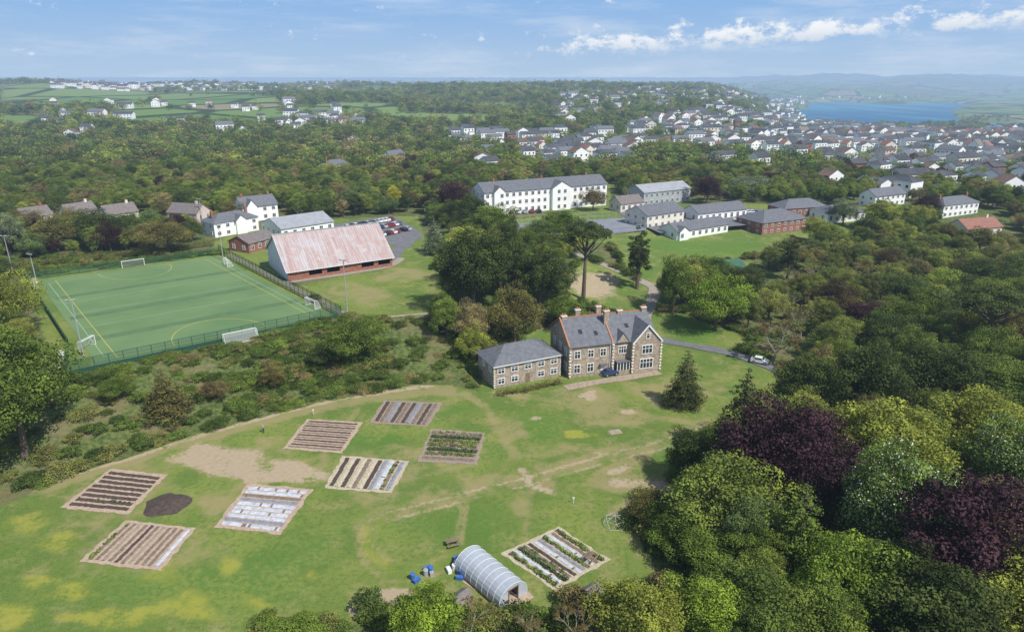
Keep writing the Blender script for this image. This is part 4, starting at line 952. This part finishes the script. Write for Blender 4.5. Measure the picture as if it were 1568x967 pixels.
for i in np.where(~bad)[0]:
    xx,yy,z=gx[i],gy[i],gz[i]
    if thick[i]:
        if yy<54: continue
        k=random.choice(['b0','b3','n0','n1','n1','n1','n0']);h=random.uniform(2.4,4.8)
        if xx<-8 and yy<72: h*=.5
    elif yy<60:
        if xx<22: continue
        k=random.choice(['b0','b1','b3','b2']);h=random.uniform(7,10)
    elif pale[i]:
        if random.random()<.12: continue
        k=random.choices(['b0','b1','b3','n0','n1','c1','p0'],[3,3,3,2.5,5,.4,.2])[0];h=random.uniform(5.5,9.5)
    else:
        if random.random()<.10: continue
        k=random.choices(['b0','b1','b2','b3','c1','n0','n1','p0'],[5,5,4,5,.6,.7,2.2,.2])[0];h=random.uniform(6.5,12.5)
        if yy>200: h*=.78
        if yy<200 and xx<-50: h*=.8
    h0,r0=PR[k];s=h/h0;sw=s*random.uniform(.85,1.3)
    if 'b' in k and h>7: sw=max(sw,.53)
    P.append((xx,yy,z-.2));S.append((sw,sw,s));I.append(keyN.index(k));TP.append(pale[i] or thick[i])
n=len(P);print('near trees',n)
tn=tints(n);pu=rng.random(n)<.015;tn[pu]=(.06,.036,.04);tp_=np.array(TP);tn[tp_]=tn[tp_]*.75+np.array([.16,.15,.07])*.4
instancer('woodland',P,rng.uniform(0,6.28,n),S,I,tn,collN)
def farproto(nm,seed,H=13,R=6):
    C,RR=crown(seed,H,R,28,.52,.48,-.7);V,S_=leafquads(C,np.array(RR)*1.15,34,.85,seed=seed);return treemesh(nm,V,S_,limbs(C,H,R,.35,.2,seed,.1))
fp=[farproto('distant_tree_%d'%i,200+i,11+i%3,5.5+.4*(i%4)) for i in range(6)]
collF=proto_coll('distant_trees',[(m.name,m) for m in fp])
xs_,ys_=[],[];r=428.
while r<4600:
    st=6.3*(r/330.)**.6
    th=np.arange(-.74,.74,st/r);m_=len(th);th=th+rng.uniform(-.4,.4,m_)*st/r;rr=r+rng.uniform(-.45,.45,m_)*st
    xs_.append(rr*np.sin(th));ys_.append(rr*np.cos(th));r+=st
fx=np.concatenate(xs_);fy=np.concatenate(ys_);keep=fy>425;z=height(fx,fy)
keep&=z>-41.2
cl_=clearing(fx,fy);edge_=clearing(fx+9,fy)^clearing(fx-9,fy)
keep&=~cl_|edge_|(rng.random(len(fx))<.04)
for p in PAST: keep&=~inpoly(fx,fy,p)
for p,d in TOWNW:
    i_=inpoly(fx,fy,p)
    if d>.6: keep&=~i_|(rng.random(len(fx))<.75)
    elif d>.2: keep&=~i_|(rng.random(len(fx))<.8)
hc={}
for a in hpos: hc.setdefault((int(a[0]//30),int(a[1]//30)),[]).append(a)
tw_=np.zeros(len(fx),bool)
for p,d in TOWNW[:4]: tw_|=inpoly(fx,fy,p)
idx=np.where(keep)[0];ok=[]
for i in idx:
    cx,cy=int(fx[i]//30),int(fy[i]//30);b=True;lim=8 if tw_[i] else 24
    for dx in (-1,0,1):
        for dy in (-1,0,1):
            for a in hc.get((cx+dx,cy+dy),()):
                ddx=a[0]-fx[i];ddy=a[1]-fy[i]
                if abs(ddx)<7.5 and -7<ddy<lim: b=False
    if fy[i]>2400 and rng.random()>.35: b=False
    if b and fy[i]<650 and (np.hypot(ft[:,0]-fx[i],ft[:,1]-fy[i])<9).any(): b=False
    if b: ok.append(i)
ok=np.array(ok)
n=len(ok);sc=rng.uniform(.42,1.0,n)*(1+.2*sstep((fy[ok]-600)/1500.));sw_=sc*rng.uniform(1.,1.35,n)
town_=tw_[ok]
azz=fx[ok]/fy[ok];low_=(azz>.36)&(fy[ok]>1100)
sc[town_]*=.6;sw_[town_]*=.68;sc[low_&~town_]*=.5;sw_[low_&~town_]*=.6
print('far trees',n)
tn=tints(n)*1.08;pu=rng.random(n)<.015;tn[pu]=(.07,.045,.05)
instancer('distant_woodland',np.stack([fx[ok],fy[ok],z[ok]-.3],1),rng.uniform(0,6.28,n),np.stack([sw_,sw_,sc],1),rng.integers(0,6,n),tn,collF)
# shrubs
ks=['n1','s0','s1','s2'];collS=proto_coll('shrubs',[('scrub_%s'%k,PROTO[k]) for k in ks])
gx,gy=[],[]
for y in np.arange(60,215,1.7):
    for x in np.arange(-200,20,1.7): gx.append(x+random.uniform(-.9,.9));gy.append(y+random.uniform(-.9,.9))
gx=np.array(gx);gy=np.array(gy);inb=inpoly(gx,gy,BANK)|inpoly(gx,gy,LOW)
gx=gx[inb];gy=gy[inb];P=[];S=[];I=[]
for xx,yy in zip(gx,gy):
    dens=.66+.4*math.sin(xx/9.+math.sin(yy/7.))
    if random.random()>dens: continue
    if (np.hypot(mt[:,0]-xx,mt[:,1]-yy)<1.5).any() or (np.hypot(ft[:,0]-xx,ft[:,1]-yy)<3).any(): continue
    k=random.choices(ks,[.05,4,3,4])[0];h=random.uniform(.35,1.)*(1.35 if random.random()<.06 else 1) if k!='n1' else .35
    P.append((xx,yy,float(height(xx,yy))-.1));S.append((h*1.25,h*1.25,h*random.uniform(.55,1.)));I.append(ks.index(k))
n=len(P);sp=np.array([(.05,.078,.026),(.08,.12,.034),(.12,.13,.05),(.16,.14,.075),(.065,.10,.03),(.11,.155,.04)])*FB;spw=np.array([.16,.24,.22,.10,.16,.12]);spw/=spw.sum();print('shrubs',n)
instancer('bank_shrubs',P,rng.uniform(0,6.28,n),S,I,tints(n,sp,spw),collS)
P=[];S=[];I=[]
for poly,step,wd in [(OPENW[0],1.7,3.2),(OPENW[5],2.2,1.5),(OPENW[4],2.5,1.5),(OPENW[3],2.5,1.2),(OPENW[1],3,1.2)]:
    for a,b in zip(poly,poly[1:]+poly[:1]):
        L_=np.linalg.norm((b-a)[:2])
        for i in range(int(L_/step)):
            p=a+(b-a)*(i+random.random())/max(1,int(L_/step))
            nrm=np.array([(b-a)[1],-(b-a)[0]])/max(L_,.1);off=random.uniform(0.3,wd)
            for sg in (1,-1):
                xx,yy=p[0]+nrm[0]*off*sg,p[1]+nrm[1]*off*sg
                if any(inpoly(np.array([xx]),np.array([yy]),q_)[0] for q_ in OPENW): continue
                if (np.hypot(ft[:,0]-xx,ft[:,1]-yy)<6).any() or yy<58: continue
                if xx<-8 and 80<yy<160 : continue
                h=random.uniform(.5,1.3);P.append((xx,yy,float(height(xx,yy))-.1));S.append((h,h,h));I.append(random.choice([1,2,3]))
n=len(P);instancer('edge_shrubs',P,rng.uniform(0,6.28,n),S,I,tints(n,sp,spw),collS)
# ------------------------------------------------------------------ light, sky, camera
Sd=Vector((.70,-.62,math.tan(math.radians(51))*.935)).normalized()
sun=bpy.data.lights.new('sun','SUN');sun.energy=5.;sun.angle=math.radians(.5);sun.color=(1,.965,.91)
so=bpy.data.objects.new('sun',sun);link(so);so.rotation_euler=Sd.to_track_quat('Z','Y').to_euler();so.location=(0,0,100)
w=bpy.data.worlds.new('World');scene.world=w;w.use_nodes=True;nt=w.node_tree;nt.nodes.clear()
sk=nt.nodes.new('ShaderNodeTexSky');sk.sky_type='NISHITA';sk.sun_disc=False;sk.sun_elevation=math.asin(Sd.z);sk.sun_rotation=math.atan2(Sd.x,Sd.y);sk.air_density=1.;sk.dust_density=.6;sk.ozone_density=1.5
tc=nt.nodes.new('ShaderNodeTexCoord').outputs['Generated'];sp_=nt.nodes.new('ShaderNodeSeparateXYZ');nt.links.new(tc,sp_.inputs[0])
az=M(nt,'DIVIDE',sp_.outputs[0],M(nt,'MAXIMUM',sp_.outputs[1],.05));el=sp_.outputs[2]
WS=.13;K=1/WS
low=MIX(nt,SM(nt,el,-.01,.11),tuple(c*K for c in (.44,.59,.78)),tuple(c*K for c in (.27,.48,.80)))
skyc=MIX(nt,SM(nt,el,.10,.45),low,sk.outputs[0])
mp=nt.nodes.new('ShaderNodeMapping');mp.inputs['Scale'].default_value=(30,30,50);nt.links.new(tc,mp.inputs[0])
nz=NOISE(nt,mp.outputs[0],1.,9,.66)
z0=M(nt,'ADD',M(nt,'MULTIPLY',az,.040),.036)
dz=M(nt,'DIVIDE',M(nt,'SUBTRACT',el,z0),.017)
bd=M(nt,'EXPONENT',M(nt,'MULTIPLY',M(nt,'MULTIPLY',dz,dz),-1.))
bd=M(nt,'MULTIPLY',bd,SM(nt,az,-.03,.14))
cl=SM(nt,M(nt,'ADD',nz,M(nt,'MULTIPLY',bd,.22)),.60,.78)
cl=M(nt,'MULTIPLY',cl,SM(nt,dz,-1.4,-.4))
mp2=nt.nodes.new('ShaderNodeMapping');mp2.inputs['Scale'].default_value=(5,5,34);mp2.inputs['Location'].default_value=(1.3,.4,0);nt.links.new(tc,mp2.inputs[0])
wisp=M(nt,'MULTIPLY',SM(nt,NOISE(nt,mp2.outputs[0],1.,6,.65),.42,.72),.5)
c=MIX(nt,wisp,skyc,tuple(c*K for c in (.66,.75,.88)));c=MIX(nt,M(nt,'MULTIPLY',cl,.95),c,MIX(nt,SM(nt,dz,-.8,.6),tuple(c*K for c in (.62,.71,.83)),tuple(c*K for c in (.92,.94,.97))))
bg=nt.nodes.new('ShaderNodeBackground');nt.links.new(c,bg.inputs[0]);bg.inputs[1].default_value=WS
out=nt.nodes.new('ShaderNodeOutputWorld');nt.links.new(bg.outputs[0],out.inputs[0])
cam=bpy.data.cameras.new('camera');cam.sensor_width=36;cam.lens=1045/1568*36;cam.clip_end=80000;cam.clip_start=.5
co=bpy.data.objects.new('camera',cam);link(co);co.location=(0,0,CAMH);co.rotation_euler=(math.radians(90-19.3),0,0);scene.camera=co
scene.view_settings.view_transform='Standard';scene.view_settings.look='None';scene.view_settings.exposure=0
